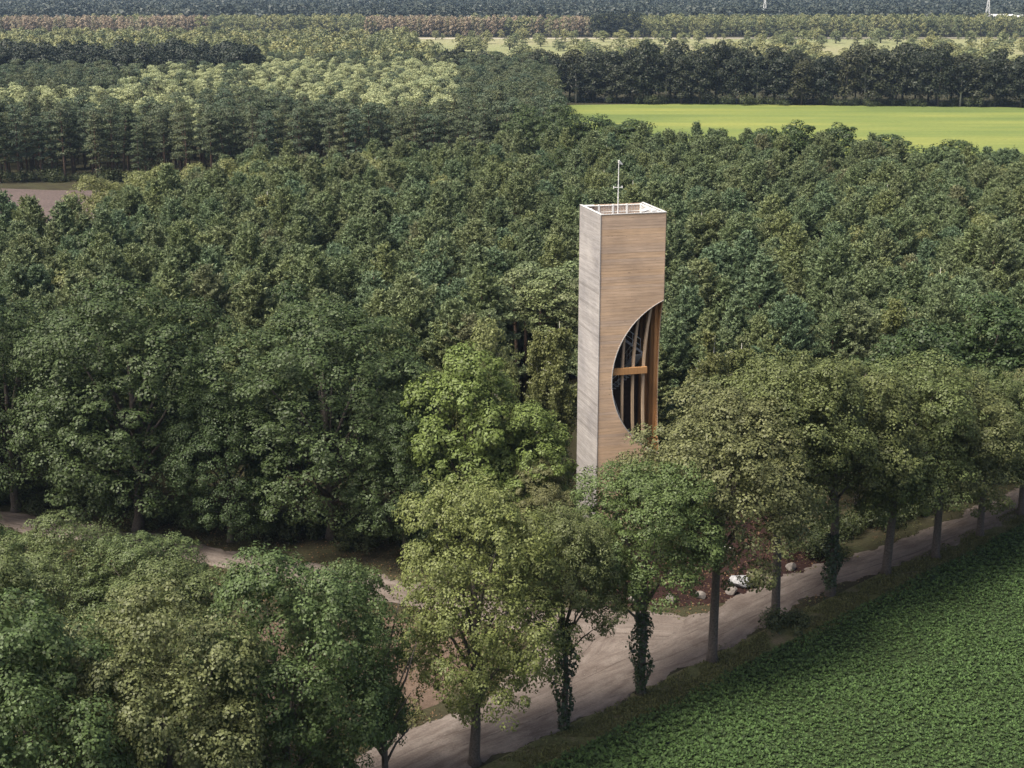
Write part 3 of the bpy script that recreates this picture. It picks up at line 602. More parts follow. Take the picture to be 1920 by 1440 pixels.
# ------------------------------------------------------------------ avenue and near trees
def S(h, r, H0, R0): return (r / R0, r / R0, h / H0)
AV = [  # x, y, height, radius, ivy, label, crown offset
    (-24.6, 50.2, 17, 4.6, 0, 'avenue oak on the field verge, last before the track leaves the picture', (0, 0, 0)),
    (-20.0, 54.6, 18.2, 4.6, 0, 'full olive-green avenue oak standing three trees before the leaning bare-stemmed oak', (0, 0, 0)),
    (-15.4, 59.0, 17.0, 4.3, 0, 'grey-green speckled avenue oak standing two trees before the leaning bare-stemmed oak', (0, 0, 0)),
    (-11.0, 63.3, 16.8, 4.4, 0, 'rounded fresh green avenue oak next to the bare-stemmed oak on the verge', (0, 0, 0)),
    (-6.6, 68.4, 13.8, 3.2, 0, 'low avenue oak with bare stem and its crown grown to one side', (-3.0, 0.8, 0)),
    (-2.07, 73.1, 16.8, 4.6, 0, 'oak with a thick trunk and yellow-green two-tiered crown beside the track junction', (0.3, 0.3, 0)),
    (3.01, 77.1, 12.8, 3.0, 6.8, 'ivy-clad avenue oak next to the yellow-green two-tiered oak', (0, 0, 1.5)),
    (7.81, 81.4, 14.0, 4.2, 5.4, 'ivy-clad avenue oak in front of the row of small boulders', (0, 0, 1.1)),
    (12.8, 85.8, 17.9, 5.0, 0, 'broad avenue oak with a clean straight bare trunk by the track', (0, 0, 0)),
    (17.8, 91.9, 17.6, 5.0, 0, 'avenue oak with a shrub at its foot near the large white stone', (0, 0, 1.5)),
    (22.5, 96.35, 19.4, 5.4, 4.6, 'tallest golden-green avenue oak with an ivy-covered trunk', (0, 0, -1.5)),
    (27.4, 100.2, 18.2, 5.2, 0, 'avenue oak with slim bare trunk, next past the tall ivy-covered one', (0, 0, -1.5)),
    (31.9, 103.3, 16.2, 4.8, 0, 'avenue oak with slim bare trunk, second past the tall ivy-covered one', (0, 0, -1.5)),
    (36.6, 107.8, 15.2, 4.4, 0, 'avenue oak, third past the tall ivy-covered one on the track verge', (0, 0, -1.5)),
    (41.3, 112.4, 14.0, 4.0, 0, 'avenue oak, fourth past the tall ivy-covered one on the track verge', (0, 0, -1.5))]
def ivy_mesh(seed, h, n=1500):
    g = np.random.default_rng(seed); z = g.random(n) ** 0.9 * h; a = g.random(n) * 6.283
    prof = 0.30 + 0.45 * np.clip(np.sin(np.pi * np.clip((z - 0.4) / h, 0, 1)), 0, 1) * (0.6 + 0.5 * np.sin(z * 2.1 + a + seed))
    rr = prof * (0.7 + 0.5 * g.random(n)); P = np.stack([rr * np.cos(a), rr * np.sin(a), z], 1); N = np.stack([np.cos(a), np.sin(a), np.full(n, 0.5)], 1) + g.normal(size=(n, 3)) * 0.5
    L = 0.19 * (0.6 + 0.8 * g.random(n)); return leaf_mesh('ivy', P, N, L, L * 0.8, M['ivy'], g)
for i, (x, y, h, r, ivy, lab, off) in enumerate(AV):
    rz = i * 1.7 + 0.4 + (2.2 if i == 9 else 0)
    t = place('oak_tree', PR['bright'][0] if i == 5 else (PR['high'] if 6 <= i else PR['avenue'])[(i + (i == 9)) % 4], (x, y, 0), rz, S(h, r, 17, 5.2) if i == 5 else S(h, r, 16, 4.6), lab, 'tree', 'oaks lining the sandy track', tuple(Matrix.Rotation(-rz, 3, 'Z') @ Vector(off)))
    if i in (1, 3, 4):
        cr_ = [c for c in t.children if c.name.startswith('crown')][0]; cr_.material_slots[0].link = 'OBJECT'; cr_.material_slots[0].material = M['greenoak']
    if ivy:
        o = obj('ivy', ivy_mesh(60 + i, ivy), t); o.scale = (4.6 / r, 4.6 / r, 16 / h)
NEAR = [  # kind, name, x, y, h, r, H0, R0, label, group
    ('avenue', 'oak_tree', -18.6, 72.3, 12.6, 3.9, 'low oak between the track and the avenue, crown beside the shaded lane'),
    ('avenue', 'oak_tree', -26.8, 70.5, 14.0, 4.2, 'olive oak filling the corner behind the avenue, away from the junction'),
    ('avenue', 'oak_tree', -27.0, 82.0, 11.6, 3.6, 'low dark-green oak just across the shaded lane from the tallest dark oak'),
    ('avenue', 'oak_tree', -21.8, 80.0, 11.2, 3.5, 'small oak at the near side of the shaded lane under the dark oaks'),
    ('avenue', 'oak_tree', -32.5, 84.0, 10.8, 3.4, 'low oak at the lane side next to the dark oak group'),
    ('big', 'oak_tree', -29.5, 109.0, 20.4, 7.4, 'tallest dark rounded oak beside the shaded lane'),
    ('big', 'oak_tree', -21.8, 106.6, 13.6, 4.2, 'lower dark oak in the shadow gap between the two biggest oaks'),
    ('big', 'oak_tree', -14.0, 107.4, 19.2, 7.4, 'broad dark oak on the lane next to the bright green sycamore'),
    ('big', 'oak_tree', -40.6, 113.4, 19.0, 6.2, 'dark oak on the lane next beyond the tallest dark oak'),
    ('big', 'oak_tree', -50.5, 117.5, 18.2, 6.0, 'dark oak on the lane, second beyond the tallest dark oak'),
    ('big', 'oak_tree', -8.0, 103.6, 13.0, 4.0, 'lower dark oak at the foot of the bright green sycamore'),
    ('syc', 'sycamore_tree', -3.1, 102.4, 16.8, 4.3, 'bright green sycamore standing out against the dark oaks'),
    ('syc', 'sycamore_tree', 1.3, 101.4, 12.8, 3.2, 'smaller green sycamore between the bright one and the tower'),
    ('avenue', 'oak_tree', 2.2, 98.4, 9.3, 2.5, 'low oak at the foot of the tower'),
    ('palebroad', 'oak_tree', -2.2, 118.0, 15.2, 2.6, 'slim pale-topped oak in the dark gap behind the sycamores'),
    ('edge', 'oak_tree', 15.0, 113.5, 11.0, 2.9, 'small dark oak against the open side of the tower'),
    ('edge', 'oak_tree', 34.5, 119.5, 14.6, 4.4, 'dark oak across the track behind the slim avenue oaks'),
    ('edge', 'oak_tree', 41.5, 124.0, 16.0, 4.6, 'dark oak across the track, next beyond the slim avenue oaks'),
    ('edge', 'oak_tree', 28.5, 114.5, 13.0, 3.8, 'dark oak across the track behind the tall ivy-covered oak'),
    ('edge', 'oak_tree', 46.0, 121.0, 12.5, 4.0, 'dark oak across the track where it leaves the picture'),
    ('birch', 'birch_tree', 4.0, 121.0, 14.5, 2.2, 'pale twin-looking birch close to the weathered side of the tower'),
    ('birch', 'birch_tree', 2.2, 122.5, 13.2, 1.8, 'slender birch at the edge of the dark gap behind the tower'),
    ('birch', 'birch_tree', 16.3, 120.5, 13.6, 2.7, 'drooping birch with white stem on the open side of the tower'),
    ('birch', 'birch_tree', 19.6, 121.5, 12.4, 2.4, 'drooping birch among the pines, next to the white-stemmed one'),
    ('birch', 'birch_tree', 34.5, 130.0, 14.4, 2.2, 'birch with pale stem at the edge of the pines above the avenue')]
BASE = {'avenue': (16, 4.6), 'big': (19, 6.0), 'syc': (15, 4.0), 'palebroad': (14, 4.0), 'edge': (15, 4.0), 'birch': (13.5, 2.3)}
for i, (k_, nm, x, y, h, r, lab) in enumerate(NEAR):
    place(nm, PR[k_][i % len(PR[k_])], (x, y, 0), i * 2.1, S(h, r, *BASE[k_]), lab, 'tree', 'near broadleaf trees round the tower')

# shrubs
for i, (x, y, r, h, lab) in enumerate([(17.7, 90.6, 1.5, 1.5, 'dark leafy shrub at the foot of an avenue oak by the beet field'), (19.4, 91.3, 1.1, 1.0, 'low shrub on the verge beside the dark leafy one'),
        (-27.5, 110.5, 1.6, 1.4, 'dark shrub in deep shade under the tallest dark oak'), (-36, 114.5, 1.8, 1.5, 'dark shrub on the far side of the shaded lane'), (23.5, 105, 1.7, 1.6, 'leafy shrub across the track from the ivy-covered oak'),
        (29.5, 109.5, 1.6, 1.4, 'leafy shrub across the track from the slim bare-trunked oaks'), (35.5, 114.5, 1.7, 1.5, 'leafy shrub on the far side of the track near its bend'), (-3.5, 98.8, 1.3, 1.2, 'shrub below the bright green sycamore')]):
    o = obj('shrub', shrub_mesh(300 + i, r, h, M['shrub']), None, (x, y, 0)); tag(o, lab, 'shrub')
SHM = [shrub_mesh(340 + i, 1.6, 1.6, M['shrub'], 1100, 0.17) for i in range(4)]
gs = np.random.default_rng(77)
def under(n, x0, y0, x1, y1, w, lab, grp, smin=0.7, smax=1.3):
    for i in range(n):
        t = (i + gs.random()) / n; o = obj('shrub', SHM[i % 4], None, (x0 + (x1 - x0) * t + gs.normal() * 0.3, y0 + (y1 - y0) * t + gs.random() * w, 0)); q = smin + (smax - smin) * gs.random()
        o.scale = (q, q, q * (0.7 + 0.5 * gs.random())); o.rotation_euler.z = gs.random() * 6.28; tag(o, lab, 'shrub', grp)
under(34, -52, 117.5, -5, 102.8, 3.5, 'low dark shrub added to darken the ground beneath the dark oaks on the lane', 'shrubs added to darken below the dark oaks')  # shrubs added to deepen the shade along the lane
under(40, 22, 102.5, 56, 133, 3.5, 'low dark shrub in the undergrowth across the track from the avenue', 'undergrowth across the track')
under(26, -125, 317, -30, 309, 5, 'low dark bush along the foot of the mature pines by the brown field', 'undergrowth at the edge of the mature pines', 1.2, 2.2)
under(60, -26, 527, 218, 498.5, 9, 'dark bush along the foot of the dark tree row behind the meadow', 'undergrowth behind the meadow', 1.6, 2.6)

# ------------------------------------------------------------------ woods
def scatter(region, spacing, seed, xr, yr, jit=1.15):
    g = np.random.default_rng(seed); xs = np.arange(xr[0], xr[1], spacing); ys = np.arange(yr[0], yr[1], spacing * 0.9); X, Y = np.meshgrid(xs, ys); X = X + (np.arange(X.shape[0])[:, None] % 2) * spacing * 0.5
    X = X.ravel() + (g.random(X.size) - 0.5) * spacing * jit; Y = Y.ravel() + (g.random(Y.size) - 0.5) * spacing * jit
    m_ = region(X, Y); return np.stack([X[m_], Y[m_]], 1), g
def frus(X, Y, mrg=14): return np.abs(X) < 0.352 * Y + mrg
def wood(name, pts, g, protos, smin, smax, label, cat, trunks=True, hvar=0.0, zscale=1.0):
    n = len(pts); me = bpy.data.meshes.new(name); me.vertices.add(n); co = np.zeros((n, 3), np.float32); co[:, :2] = pts; me.vertices.foreach_set('co', co.ravel())
    def at(nm, ty, arr, key):
        a = me.attributes.new(nm, ty, 'POINT'); a.data.foreach_set(key, np.ascontiguousarray(arr).ravel())
    rot = np.zeros((n, 3), np.float32); rot[:, 2] = g.random(n) * 6.283; at('rot', 'FLOAT_VECTOR', rot, 'vector')
    s = (smin + (smax - smin) * g.random(n)).astype(np.float32); sc = np.stack([s * (0.9 + 0.2 * g.random(n)), s * (0.9 + 0.2 * g.random(n)), s * zscale], 1).astype(np.float32); at('sc', 'FLOAT_VECTOR', sc, 'vector')
    at('var', 'INT', g.integers(0, len(protos), n).astype(np.int32), 'value')
    o = obj(name, me); tag(o, label, cat, kind='stuff')
    ng = bpy.data.node_groups.new(name, 'GeometryNodeTree'); ng.interface.new_socket('Geometry', in_out='INPUT', socket_type='NodeSocketGeometry'); ng.interface.new_socket('Geometry', in_out='OUTPUT', socket_type='NodeSocketGeometry')
    N = ng.nodes; Lk = ng.links; gi = N.new('NodeGroupInput'); go = N.new('NodeGroupOutput'); jn = N.new('GeometryNodeJoinGeometry')
    def attr(nm, ty):
        a = N.new('GeometryNodeInputNamedAttribute'); a.data_type = ty; a.inputs['Name'].default_value = nm; return a.outputs['Attribute']
    e2r = N.new('FunctionNodeEulerToRotation'); Lk.new(attr('rot', 'FLOAT_VECTOR'), e2r.inputs[0]); sca = attr('sc', 'FLOAT_VECTOR'); var = attr('var', 'INT')
    for k_, ob_pair in enumerate(protos):
        cmpn = N.new('FunctionNodeCompare'); cmpn.data_type = 'INT'; cmpn.operation = 'EQUAL'; Lk.new(var, cmpn.inputs[2]); cmpn.inputs[3].default_value = k_
        for ob in (ob_pair if trunks else ob_pair[1:]):
            oi = N.new('GeometryNodeObjectInfo'); oi.inputs['Object'].default_value = ob; oi.inputs['As Instance'].default_value = True; oi.transform_space = 'ORIGINAL'
            ip = N.new('GeometryNodeInstanceOnPoints'); Lk.new(gi.outputs[0], ip.inputs['Points']); Lk.new(cmpn.outputs[0], ip.inputs['Selection']); Lk.new(oi.outputs['Geometry'], ip.inputs['Instance']); Lk.new(e2r.outputs[0], ip.inputs['Rotation']); Lk.new(sca, ip.inputs['Scale'])
            Lk.new(ip.outputs[0], jn.inputs[0])
    Lk.new(jn.outputs[0], go.inputs[0]); md = o.modifiers.new('scatter', 'NODES'); md.node_group = ng; return o
def children(t): return [c for c in t.children if c.name.startswith('trunk')] + [c for c in t.children if c.name.startswith('crown')]
def mixed(pts, g, nmax, name, protos, base, label, group, wname, wlabel, smin, smax, zvar=0.12, order=None, cat='tree'):
    """the trees that show largest stand singly, the rest of the wood is one mass"""
    d = pts[:, 1] + 0.05 * np.abs(pts[:, 0]) if order is None else order(pts)
    idx = np.argsort(d); near = pts[idx[:nmax]]; rest = pts[idx[nmax:]]; first = {}
    vis = [p for p in near]
    for i, (x, y) in enumerate(vis):
        k_ = i % len(protos); s = smin + (smax - smin) * g.random()
        t = place(name, protos[k_], (x, y, 0), g.random() * 6.283, (s * (0.9 + 0.2 * g.random()), s * (0.9 + 0.2 * g.random()), s * (1 - zvar / 2 + zvar * g.random())), label, cat, group)
        first.setdefault(k_, children(t))
    pr = [first[k_] for k_ in sorted(first)]
    if len(rest): wood(wname, rest, g, pr, smin, smax, wlabel, 'wood')
    return pr

# young pine plantation behind the tower and the dark oaks
def reg_pine(X, Y):
    front = np.where(X < -12, 121.5 + np.clip((-X - 12) * 0.02, 0, 3), 124.5)
    front = np.where(X > 12, 124.0, front); front = np.where(X > 30, 128.0, front)
    back = 240 + np.clip((X + 60) * 0.42, 0, 48) - np.clip((X - 38), 0, 60) * 1.1
    m_ = (Y > front) & (Y < back) & frus(X, Y)
    gapm = (X > -2.0) & (X < 7.5) & (Y < 149)                      # the dark gap left of the tower
    m_ &= ~gapm
    az = X / Y
    m_ &= Y < np.where(az < -0.30, 190, np.where(az < -0.2, 190 + (az + 0.30) * 440, 999))
    return m_
pts, g = scatter(reg_pine, 3.75, 21, (-115, 130), (118, 300))
pr_pine = mixed(pts, g, 300, 'young_pine', PR['pine'], (13, 1.9), 'young slender Scots pine standing in the dense plantation behind the tower', 'young pines of the plantation', 'pine_plantation', 'dense young pine plantation stretching back towards the meadow', 0.80, 1.24)
# broadleaf trees mixed along the far edge of the plantation
EDG = [(37, 268, 15.5, 'bushy dark tree at the meadow edge of the plantation'), (58, 262, 17, 'bushy dark tree at the meadow edge of the plantation'), (66, 258, 15.5, 'bushy dark tree at the meadow edge of the plantation'), (46, 266, 16, 'bushy dark tree at the meadow edge of the plantation'), (51, 264, 17.2, 'bushy dark tree at the meadow edge of the plantation'),
       (74, 246, 15.8, 'bushy dark tree at the meadow edge of the plantation'), (80.5, 238, 15.2, 'bushy dark tree at the meadow edge of the plantation'), (84.5, 233, 13.8, 'bushy dark tree at the meadow edge of the plantation'), (87, 225, 12.4, 'bushy dark tree at the meadow edge of the plantation'),
       (10, 292, 18.0, 'bushy dark tree at the meadow edge of the plantation'), (17, 290, 16, 'bushy dark tree at the meadow edge of the plantation'), (23, 286, 15.5, 'bushy dark tree at the meadow edge of the plantation'), (3, 296, 17.5, 'bushy dark tree at the meadow edge of the plantation')]
for i, (x, y, h, lab) in enumerate(EDG):
    place('broadleaf_tree', PR['edge'][i % 3], (x, y, 0), i * 1.9, S(h + 0.5, 5.2 + (i % 3) * 0.8, 15, 4.0), lab, 'tree', 'trees along the meadow edge')
LB = [(-46, 226), (-50, 231), (-40, 229), (-35, 234), (-57, 222), (-60, 210), (-30, 240), (-24, 246), (-54, 214), (-58, 216), (-46, 237), (-53, 224), (-60, 219), (-38, 221), (-18, 252), (-12, 258)]
for i, (x, y) in enumerate(LB):
    place('birch_tree', PR['palebroad'][i % 3], (x, y, 0), i * 1.4, S(13.2 + i % 3, 3.6 + 0.4 * (i % 2), 14, 4.0), 'pale rounded birch at the back edge of the pine plantation', 'tree', 'pale trees at the back of the plantation')

for i, (x, y, h) in enumerate([(-1.6, 137, 14.2), (0.6, 141.5, 14.8), (2.6, 139.5, 14.0), (4.6, 142.5, 14.6), (6.6, 139.5, 14.2), (1.4, 146, 14.8), (5.6, 147, 14.5), (3.4, 145, 14.2)]):
    place('mature_pine', PR['gap'][i % 3], (x, y, 0), i * 1.3, S(h, 2.6, 15, 2.5), 'bare-stemmed pine at the back of the dark gap beside the tower', 'tree', 'bare-stemmed pines behind the dark gap')
gq = np.random.default_rng(97)
for i in range(46):                                                 # broadleaf trees scattered through the plantation
    y = 135 + 120 * gq.random(); x = (gq.random() * 2 - 1) * (0.34 * y); kq = ('palebroad', 'edge', 'birch')[i % 3]
    if x < -0.27 * y and y > 180: continue
    if -3 < x < 14 and y < 152: continue
    place('broadleaf_tree', PR[kq][i % 3], (x, y, 0), i * 1.1, S(13.2 + 2.2 * gq.random(), (2.4 if kq == 'birch' else 2.9) + 0.9 * gq.random(), *BASE[kq]), {'palebroad': 'pale rounded tree standing out among the young pines of the plantation', 'edge': 'dark rounded tree standing out among the young pines of the plantation', 'birch': 'drooping birch scattered among the young pines of the plantation'}[kq], 'tree', 'broadleaf trees scattered in the plantation, ' + kq)
# old pine wood beyond the brown field
def reg_old(X, Y):
    m_ = frus(X, Y, 22) & (Y > 312 - np.clip((X + 60) * 0.05, 0, 10)) & (Y < 560) & (X < 11 + (Y - 300) * 0.01)
    return m_
pts, g = scatter(reg_old, 4.7, 31, (-225, 30), (300, 560))
az = pts[:, 0] / pts[:, 1]; pale = (pts[:, 1] > 362 + 22 * np.sin(pts[:, 0] * 0.06)) & (pts[:, 1] < 540) & (az > -0.262) & (az < -0.035)  # part of the wood given sunlit-tinted crowns
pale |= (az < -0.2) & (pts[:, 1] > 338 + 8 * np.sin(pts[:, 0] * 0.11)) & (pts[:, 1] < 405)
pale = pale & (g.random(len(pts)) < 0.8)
pr_old = mixed(pts[~pale], g, 220, 'mature_pine', PR['old'], (15, 2.6), 'mature flat-topped Scots pine in the wood beyond the brown field', 'mature pines beyond the brown field', 'pine_wood', 'mature pine wood with flat layered crowns beyond the brown field', 0.88, 1.14)
pr_pale = mixed(pts[pale], g, 200, 'sunpatch_tree', PR['pale'], (14.5, 2.7), 'tree tinted pale yellow-green as if sunlit in the far wood', 'trees tinted as sunlit in the far wood', 'sunpatch_wood', 'stand within the far wood tinted light yellow-green as if sunlit', 0.85, 1.1)
# dark spruce block
pts, g = scatter(lambda X, Y: (X < -84 - (Y - 505) * 0.25) & frus(X, Y, 20) & (Y > 500), 6.0, 41, (-240, -60), (500, 545))
mixed(pts, g, 110, 'dark_tree', PR['dark'], (20, 3), 'blackish-green tall tree in the dark block beside the sunlit-tinted trees', 'dark trees of the far block', 'dark_wood', 'dark tall tree block', 0.9, 1.15)
# trees behind the old wood
pts, g = scatter(lambda X, Y: frus(X, Y, 20) & (X < -22 + (Y - 560) * -0.12) & (Y > 560), 8.5, 43, (-360, 0), (560, 900))
mixed(pts, g, 140, 'field_tree', PR['green'], (14, 4), 'rounded green tree in the mixed wood behind the sunlit-tinted trees', 'trees of the mixed wood', 'mixed_wood', 'mixed green wood behind the sunlit-tinted trees, running to the pale fields', 0.8, 1.2)

# dark tree row behind the meadow
g = np.random.default_rng(51); n = 0
for row, (y0, sp) in enumerate(((531, 6.6), (539, 7.4), (548, 8.0))):
    x = -26.0 + row * 3
    while x < 218:
        y = y0 - (x + 25) * 0.118 + g.normal() * 1.2; h = 17.2 + g.normal() * 1.5 + (2.5 if 45 < x < 85 or 120 < x < 150 else 0)
        if row == 0 and n % 5 == 2: place('birch_tree', PR['rowpale'][n % 2], (x, y, 0), g.random() * 6, S(h * 0.9, 3.6, 16, 3.4), 'pale-stemmed tree in front of the dark row behind the bright meadow', 'tree', 'pale-stemmed trees behind the meadow')
        else: place('broadleaf_tree', PR['row'][n % 5], (x, y, 0), g.random() * 6, S(h, 4.4 + g.normal() * 0.4, 18, 4.2), 'dark tall tree in the row behind the bright green meadow', 'tree', 'dark trees behind the meadow')
        x += sp * (0.75 + 0.5 * g.random()); n += 1
# hedges, bushes and trees among the pale fields
for i in range(290):
    y = 640 + 420 * g.random(); x = -30 + (0.37 * y + 60) * g.random()
    if y > 860 and x > 55 and g.random() < 0.45: continue
    s = 0.6 + 0.5 * g.random(); place('bush', PR['hedge'][i % 3], (x, y, 0), g.random() * 6, (s * 1.3, s * 1.3, s), 'rounded pale green bush in the hedges before the stubble field', 'bush', 'bushes before the stubble field')
for i in range(46):
    x = -60 + i * 11 + g.normal() * 3; y = 1085 + g.normal() * 8; s = 0.45 + 0.35 * g.random(); place('bush', PR['hedge'][i % 3], (x, y, 0), g.random() * 6, (s, s, s), 'small round bush in the far hedge across the stubble field', 'bush', 'bushes across the stubble field')
# russet poplar belt and green belt behind it
pts, g = scatter(lambda X, Y: frus(X, Y, 20) & (X < 60 + 0.0 * Y) & ~((X > -230) & (X < -110)) & (vnoise(X, Y, 0.03, 5) > -0.22), 4.6, 61, (-470, 240), (1140, 1185))
mixed(pts, g, 200, 'poplar_tree', PR['russet'], (15, 2.6), 'russet-brown narrow poplar in the belt behind the pale fields', 'russet poplars', 'poplar_belt', 'belt of russet-brown poplars behind the pale fields', 0.85, 1.1)
pts, g = scatter(lambda X, Y: frus(X, Y, 20) & (((X > -235) & (X < -105)) | (X > 62) | (vnoise(X, Y, 0.03, 5) < -0.18)), 7.5, 62, (-470, 520), (1140, 1230))
mixed(pts, g, 160, 'field_tree', PR['green'], (14, 4), 'green round-headed tree in the belt behind the stubble field', 'trees of the green belt', 'tree_belt', 'green tree belt behind the stubble field', 0.8, 1.2)
for i, x in enumerate((64, 72, 81, 92)):
    place('broadleaf_tree', PR['row'][i], (x, 1132, 0), i, (1.5, 1.5, 1.0 + 0.1 * (i % 2)), 'large dark round tree standing at the end of the russet poplars', 'tree', 'dark round trees by the poplars')
# distant forest to the horizon
pts, g = scatter(lambda X, Y: frus(X, Y, 60), 14.0, 71, (-1700, 1700), (1265, 2400)); pts2, g = scatter(lambda X, Y: frus(X, Y, 60), 30.0, 72, (-2200, 2200), (2400, 5800))
pf = [children(place('broadleaf_tree', PR['far'][k_], (-200 + 40 * k_, 1262, 0), k_, (1, 1, 1), 'dark tree at the near edge of the distant forest', 'tree', 'edge trees of the distant forest')) for k_ in range(3)]
wood('distant_forest', pts, g, pf, 1.0, 1.5, 'dark bluish forest running to the horizon', 'forest', trunks=False, zscale=0.82)
wood('distant_forest', pts2, g, pf, 2.2, 3.0, 'hazy blue forest at the horizon beyond the nearer dark one', 'forest', trunks=False, zscale=0.42)

# far warehouse and masts
wh = empty('warehouse', (412, 1255, 0), 0.05); wh.scale = (0.62, 0.5, 0.74); tag(wh, 'long low warehouse with a white roof before the distant forest', 'building')
obj('wall', MB().box(-24, 24, -12, 12, 0, 16).mesh('wall', flatmat('warehouse wall', (0.55, 0.56, 0.56))), wh)
rf = obj('roof', MB().hexa([(-25, -13, 16.02), (25, -13, 16.02), (25, 0, 18.5), (-25, 0, 18.5), (-25, -13, 16.4), (25, -13, 16.4), (25, 0, 18.9), (-25, 0, 18.9)]).hexa([(-25, 0.02, 18.5), (25, 0.02, 18.5), (25, 13, 16.02), (-25, 13, 16.02), (-25, 0.02, 18.9), (25, 0.02, 18.9), (25, 13, 16.4), (-25, 13, 16.4)]).mesh('roof', M['white']), wh)
for k_ in range(5): obj('door', MB().box(-20 + k_ * 9, -15 + k_ * 9, -12.15, -12.01, 0, 5).mesh('door', M['steel']), wh)
def pylon(x, y, h, lab):
    t = empty('power_pylon', (x, y, 0)); tag(t, lab, 'pylon', 'power pylons before the distant forest'); mb = MB(); w = 2.6
    for sx in (-1, 1):
        for sy in (-1, 1): mb.tube([(sx * w, sy * w, 0), (sx * 0.5, sy * 0.5, h * 0.62), (sx * 0.35, sy * 0.35, h)], [0.2, 0.14, 0.1], 5)
    for q in range(8):
        a = h * q / 8; b = h * (q + 1) / 8; wa = w + (0.45 - w) * min(1, a / (h * 0.62)); wb = w + (0.45 - w) * min(1, b / (h * 0.62))
        for sy in (-1, 1): mb.tube([(-wa, sy * wa, a), (wb, sy * wb, b)], [0.07, 0.07], 4); mb.tube([(wa, sy * wa, a), (-wb, sy * wb, b)], [0.07, 0.07], 4)
    obj('lattice', mb.mesh('lattice', M['white']), t)
    for q in (0.66, 0.8, 0.93): obj('crossarm', MB().tube([(-6 * (1.4 - q), 0, h * q), (6 * (1.4 - q), 0, h * q)], [0.1, 0.1], 5).mesh('crossarm', M['white']), t)
pylon(389, 1240, 42, 'pale lattice power pylon rising beside the white warehouse roof'); pylon(214, 1285, 40, 'pale lattice power pylon standing alone before the distant forest')

# ------------------------------------------------------------------ beet crop and grass (nobody could count them)
def in_view(P, mrg=3): return (np.abs(P[:, 0]) < 0.352 * P[:, 1] + 8 + mrg) & (P[:, 1] > 55)
g = np.random.default_rng(81)
S_, O_ = np.meshgrid(np.arange(-38, 52, 0.2), np.arange(2.0, 52, 0.4)); S_ = S_.ravel() + g.normal(size=S_.size) * 0.08; O_ = O_.ravel() + g.normal(size=O_.size) * 0.13
P = np.stack([O[0] + dirv[0] * S_ + nrm[0] * O_, O[1] + dirv[1] * S_ + nrm[1] * O_], 1); P = P[in_view(P) & (P[:, 1] < 125)]
n = len(P); nl = 8; vig = 0.8 + 0.5 * (vnoise(P[:, 0], P[:, 1], 0.16, 21) + vnoise(P[:, 0], P[:, 1], 0.5, 22) * 0.6)
a = (g.random((n, nl)) * 0.7 + np.arange(nl) * 2 * math.pi / nl); el = 0.1 + 0.65 * g.random((n, nl)); ln = (0.16 + 0.09 * g.random((n, nl))) * vig[:, None]
d = np.stack([np.cos(a) * np.cos(el), np.sin(a) * np.cos(el), np.sin(el)], 2)
c0 = np.concatenate([P, np.full((n, 1), 0.08)], 1)[:, None, :] + d * ln[..., None] * 0.8
N_ = np.stack([-np.cos(a) * np.sin(el), -np.sin(a) * np.sin(el), np.cos(el)], 2) + g.normal(size=d.shape) * 0.25
o = obj('beet_crop', leaf_mesh('beet_crop', c0.reshape(-1, 3), N_.reshape(-1, 3), ln.ravel() * 1.25, ln.ravel() * 0.72, M['beet'], g, along=d.reshape(-1, 3)))
tag(o, 'dense green sugar beet crop covering the field beside the avenue', 'crop', kind='stuff')
n = 60000; s_ = -50 + g.random(n) * 110; o_ = -0.4 + 2.9 * g.random(n) ** 0.9; P = O + dirv * s_[:, None] + nrm * o_[:, None]; q = (vnoise(P[:, 0], P[:, 1], 0.7, 33) > -0.22) & in_view(P); P = P[q]; n = len(P)
L = (0.10 + 0.15 * g.random(n)); al = np.array([0, 0, 1.0]) + g.normal(size=(n, 3)) * 0.5; al[:, 2] = np.abs(al[:, 2])
o = obj('verge_grass', leaf_mesh('verge_grass', np.concatenate([P, (L * 0.4)[:, None]], 1), g.normal(size=(n, 3)), L, L * 0.3, M['grass'], g, along=al)); tag(o, 'rough tufty grass on the verge between the oaks and the beets', 'grass', kind='stuff')
n = 15000; P = np.stack([-16 + 14 * g.random(n), 73 + 10 * g.random(n)], 1); F_ = np.minimum.reduce([seg_field(P[:, 0], P[:, 1], l)[0] for l in (A_line, B_line, C_line)]); P = P[(F_ > 0.3) & (vnoise(P[:, 0], P[:, 1], 0.45, 35) > -0.02)]; n = len(P)
L = (0.12 + 0.16 * g.random(n)); al = np.array([0, 0, 1.0]) + g.normal(size=(n, 3)) * 0.6; al[:, 2] = np.abs(al[:, 2])
o = obj('clearing_grass', leaf_mesh('clearing_grass', np.concatenate([P, (L * 0.4)[:, None]], 1), g.normal(size=(n, 3)), L, L * 0.3, M['grass'], g, along=al)); tag(o, 'thin grass growing in the corner of the track junction', 'grass', kind='stuff')

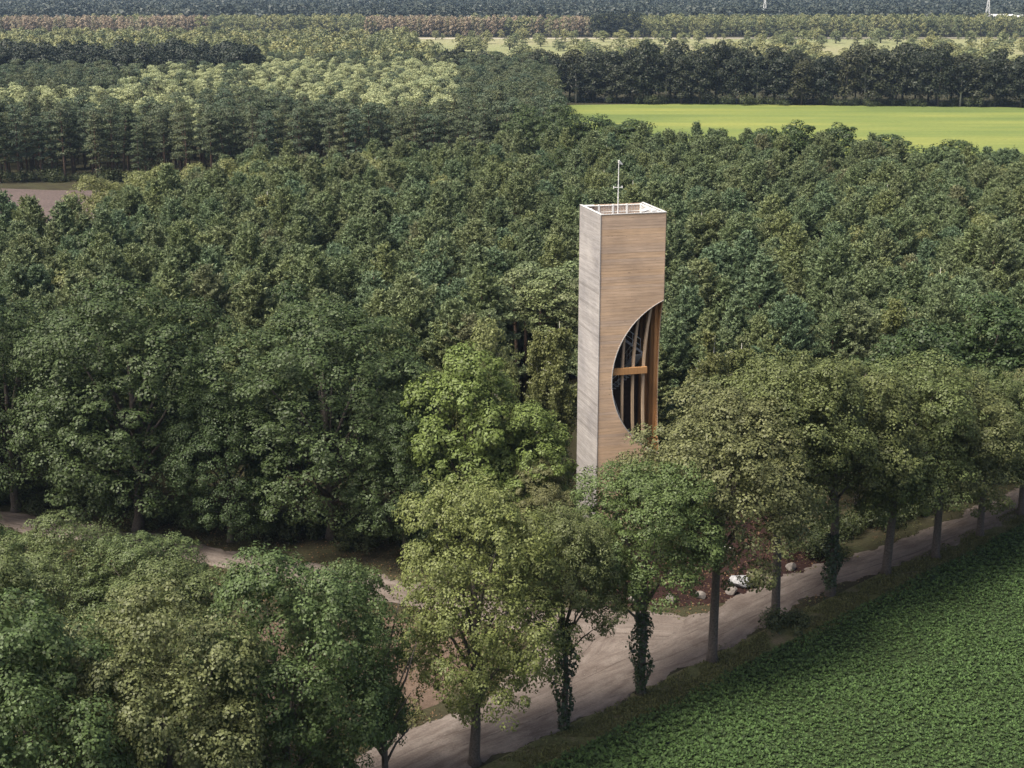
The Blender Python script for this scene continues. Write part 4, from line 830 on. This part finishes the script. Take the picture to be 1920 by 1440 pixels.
M['dryleaf'] = leafmat('fallen leaves', [(0, (0.10, 0.06, 0.032)), (1, (0.10, 0.06, 0.032))], 0.6, 0.0, 0.8)
def bits(name, n, xr, yr, cond, size, mat, label, cat, lift=0.02, tilt=0.45):
    P = np.stack([xr[0] + (xr[1] - xr[0]) * g.random(n), yr[0] + (yr[1] - yr[0]) * g.random(n)], 1); F_ = np.minimum.reduce([seg_field(P[:, 0], P[:, 1], l)[0] for l in (A_line, B_line, C_line)])
    P = P[cond(P[:, 0], P[:, 1], F_)]; n = len(P); L = size * (0.5 + g.random(n)); z = np.full((n, 1), lift) + 0.02 * g.random((n, 1))
    me = leaf_mesh(name, np.concatenate([P, z], 1), np.array([0, 0, 1.0]) + g.normal(size=(n, 3)) * tilt, L, L * 0.7, mat, g); return tag(obj(name, me), label, cat, kind='stuff')
bits('fallen_leaves', 42000, (-34, 30), (72, 118), lambda X, Y, F: (F > -0.25) & (vnoise(X, Y, 0.3, 61) + vnoise(X, Y, 1.1, 62) * 0.5 > -0.12) & (((X - O[0]) * nrm[0] + (Y - O[1]) * nrm[1]) < -0.8), 0.13, M['dryleaf'], 'brown fallen leaves scattered over the bare ground under the trees', 'leaves')
bits('track_gravel', 16000, (-14, 44), (66, 118), lambda X, Y, F: (F < 0.1) & (vnoise(X, Y, 0.5, 63) > -0.1), 0.07, M['stone'], 'small loose stones scattered over the sandy track', 'gravel', 0.09)
def weeds(name, n, xr, yr, cond, size, mat, label):
    P = np.stack([xr[0] + (xr[1] - xr[0]) * g.random(n), yr[0] + (yr[1] - yr[0]) * g.random(n)], 1); F_ = np.minimum.reduce([seg_field(P[:, 0], P[:, 1], l)[0] for l in (A_line, B_line, C_line)])
    P = P[cond(P[:, 0], P[:, 1], F_)]; n = len(P); L = size * (0.5 + g.random(n)); al = np.array([0, 0, 0.8]) + g.normal(size=(n, 3)) * 0.6; al[:, 2] = np.abs(al[:, 2])
    return tag(obj(name, leaf_mesh(name, np.concatenate([P, (L * 0.4 + 0.02)[:, None]], 1), g.normal(size=(n, 3)) + np.array([0, 0, 0.6]), L, L * 0.4, mat, g, along=al)), label, 'grass', kind='stuff')
weeds('track_edge_grass', 60000, (-48, 56), (66, 130), lambda X, Y, F: (F > -0.35) & (F < 1.6) & (vnoise(X, Y, 0.6, 65) + vnoise(X, Y, 2.0, 66) * 0.5 > -0.02) & ~((X > 4.5) & (X < 20) & (Y > 93.2)), 0.2, M['grass'], 'ragged grass growing along the edges of the sandy tracks')
weeds('mulch_weeds', 9000, (1, 24), (94, 117), lambda X, Y, F: (F > 0.5) & (vnoise(X, Y, 0.5, 67) + vnoise(X, Y, 1.7, 68) * 0.5 > 0.16), 0.2, M['shrub'], 'weeds sprouting from the dark mulch round the tower')
# ------------------------------------------------------------------ haze
hz = obj('haze', MB().box(-5100, 5100, -100, 8900, -1, 48).mesh('haze', None)); tag(hz, 'thin pale summer haze over the whole landscape', 'haze', kind='stuff')
hm = bpy.data.materials.new('haze'); hm.use_nodes = True; hm.node_tree.nodes.remove(hm.node_tree.nodes['Principled BSDF'])
pv = hm.node_tree.nodes.new('ShaderNodeVolumePrincipled'); pv.inputs['Color'].default_value = (0.55, 0.74, 1.0, 1); pv.inputs['Density'].default_value = 0.00008; pv.inputs['Anisotropy'].default_value = 0.2
hm.node_tree.links.new(pv.outputs[0], hm.node_tree.nodes['Material Output'].inputs['Volume']); hz.data.materials.append(hm)
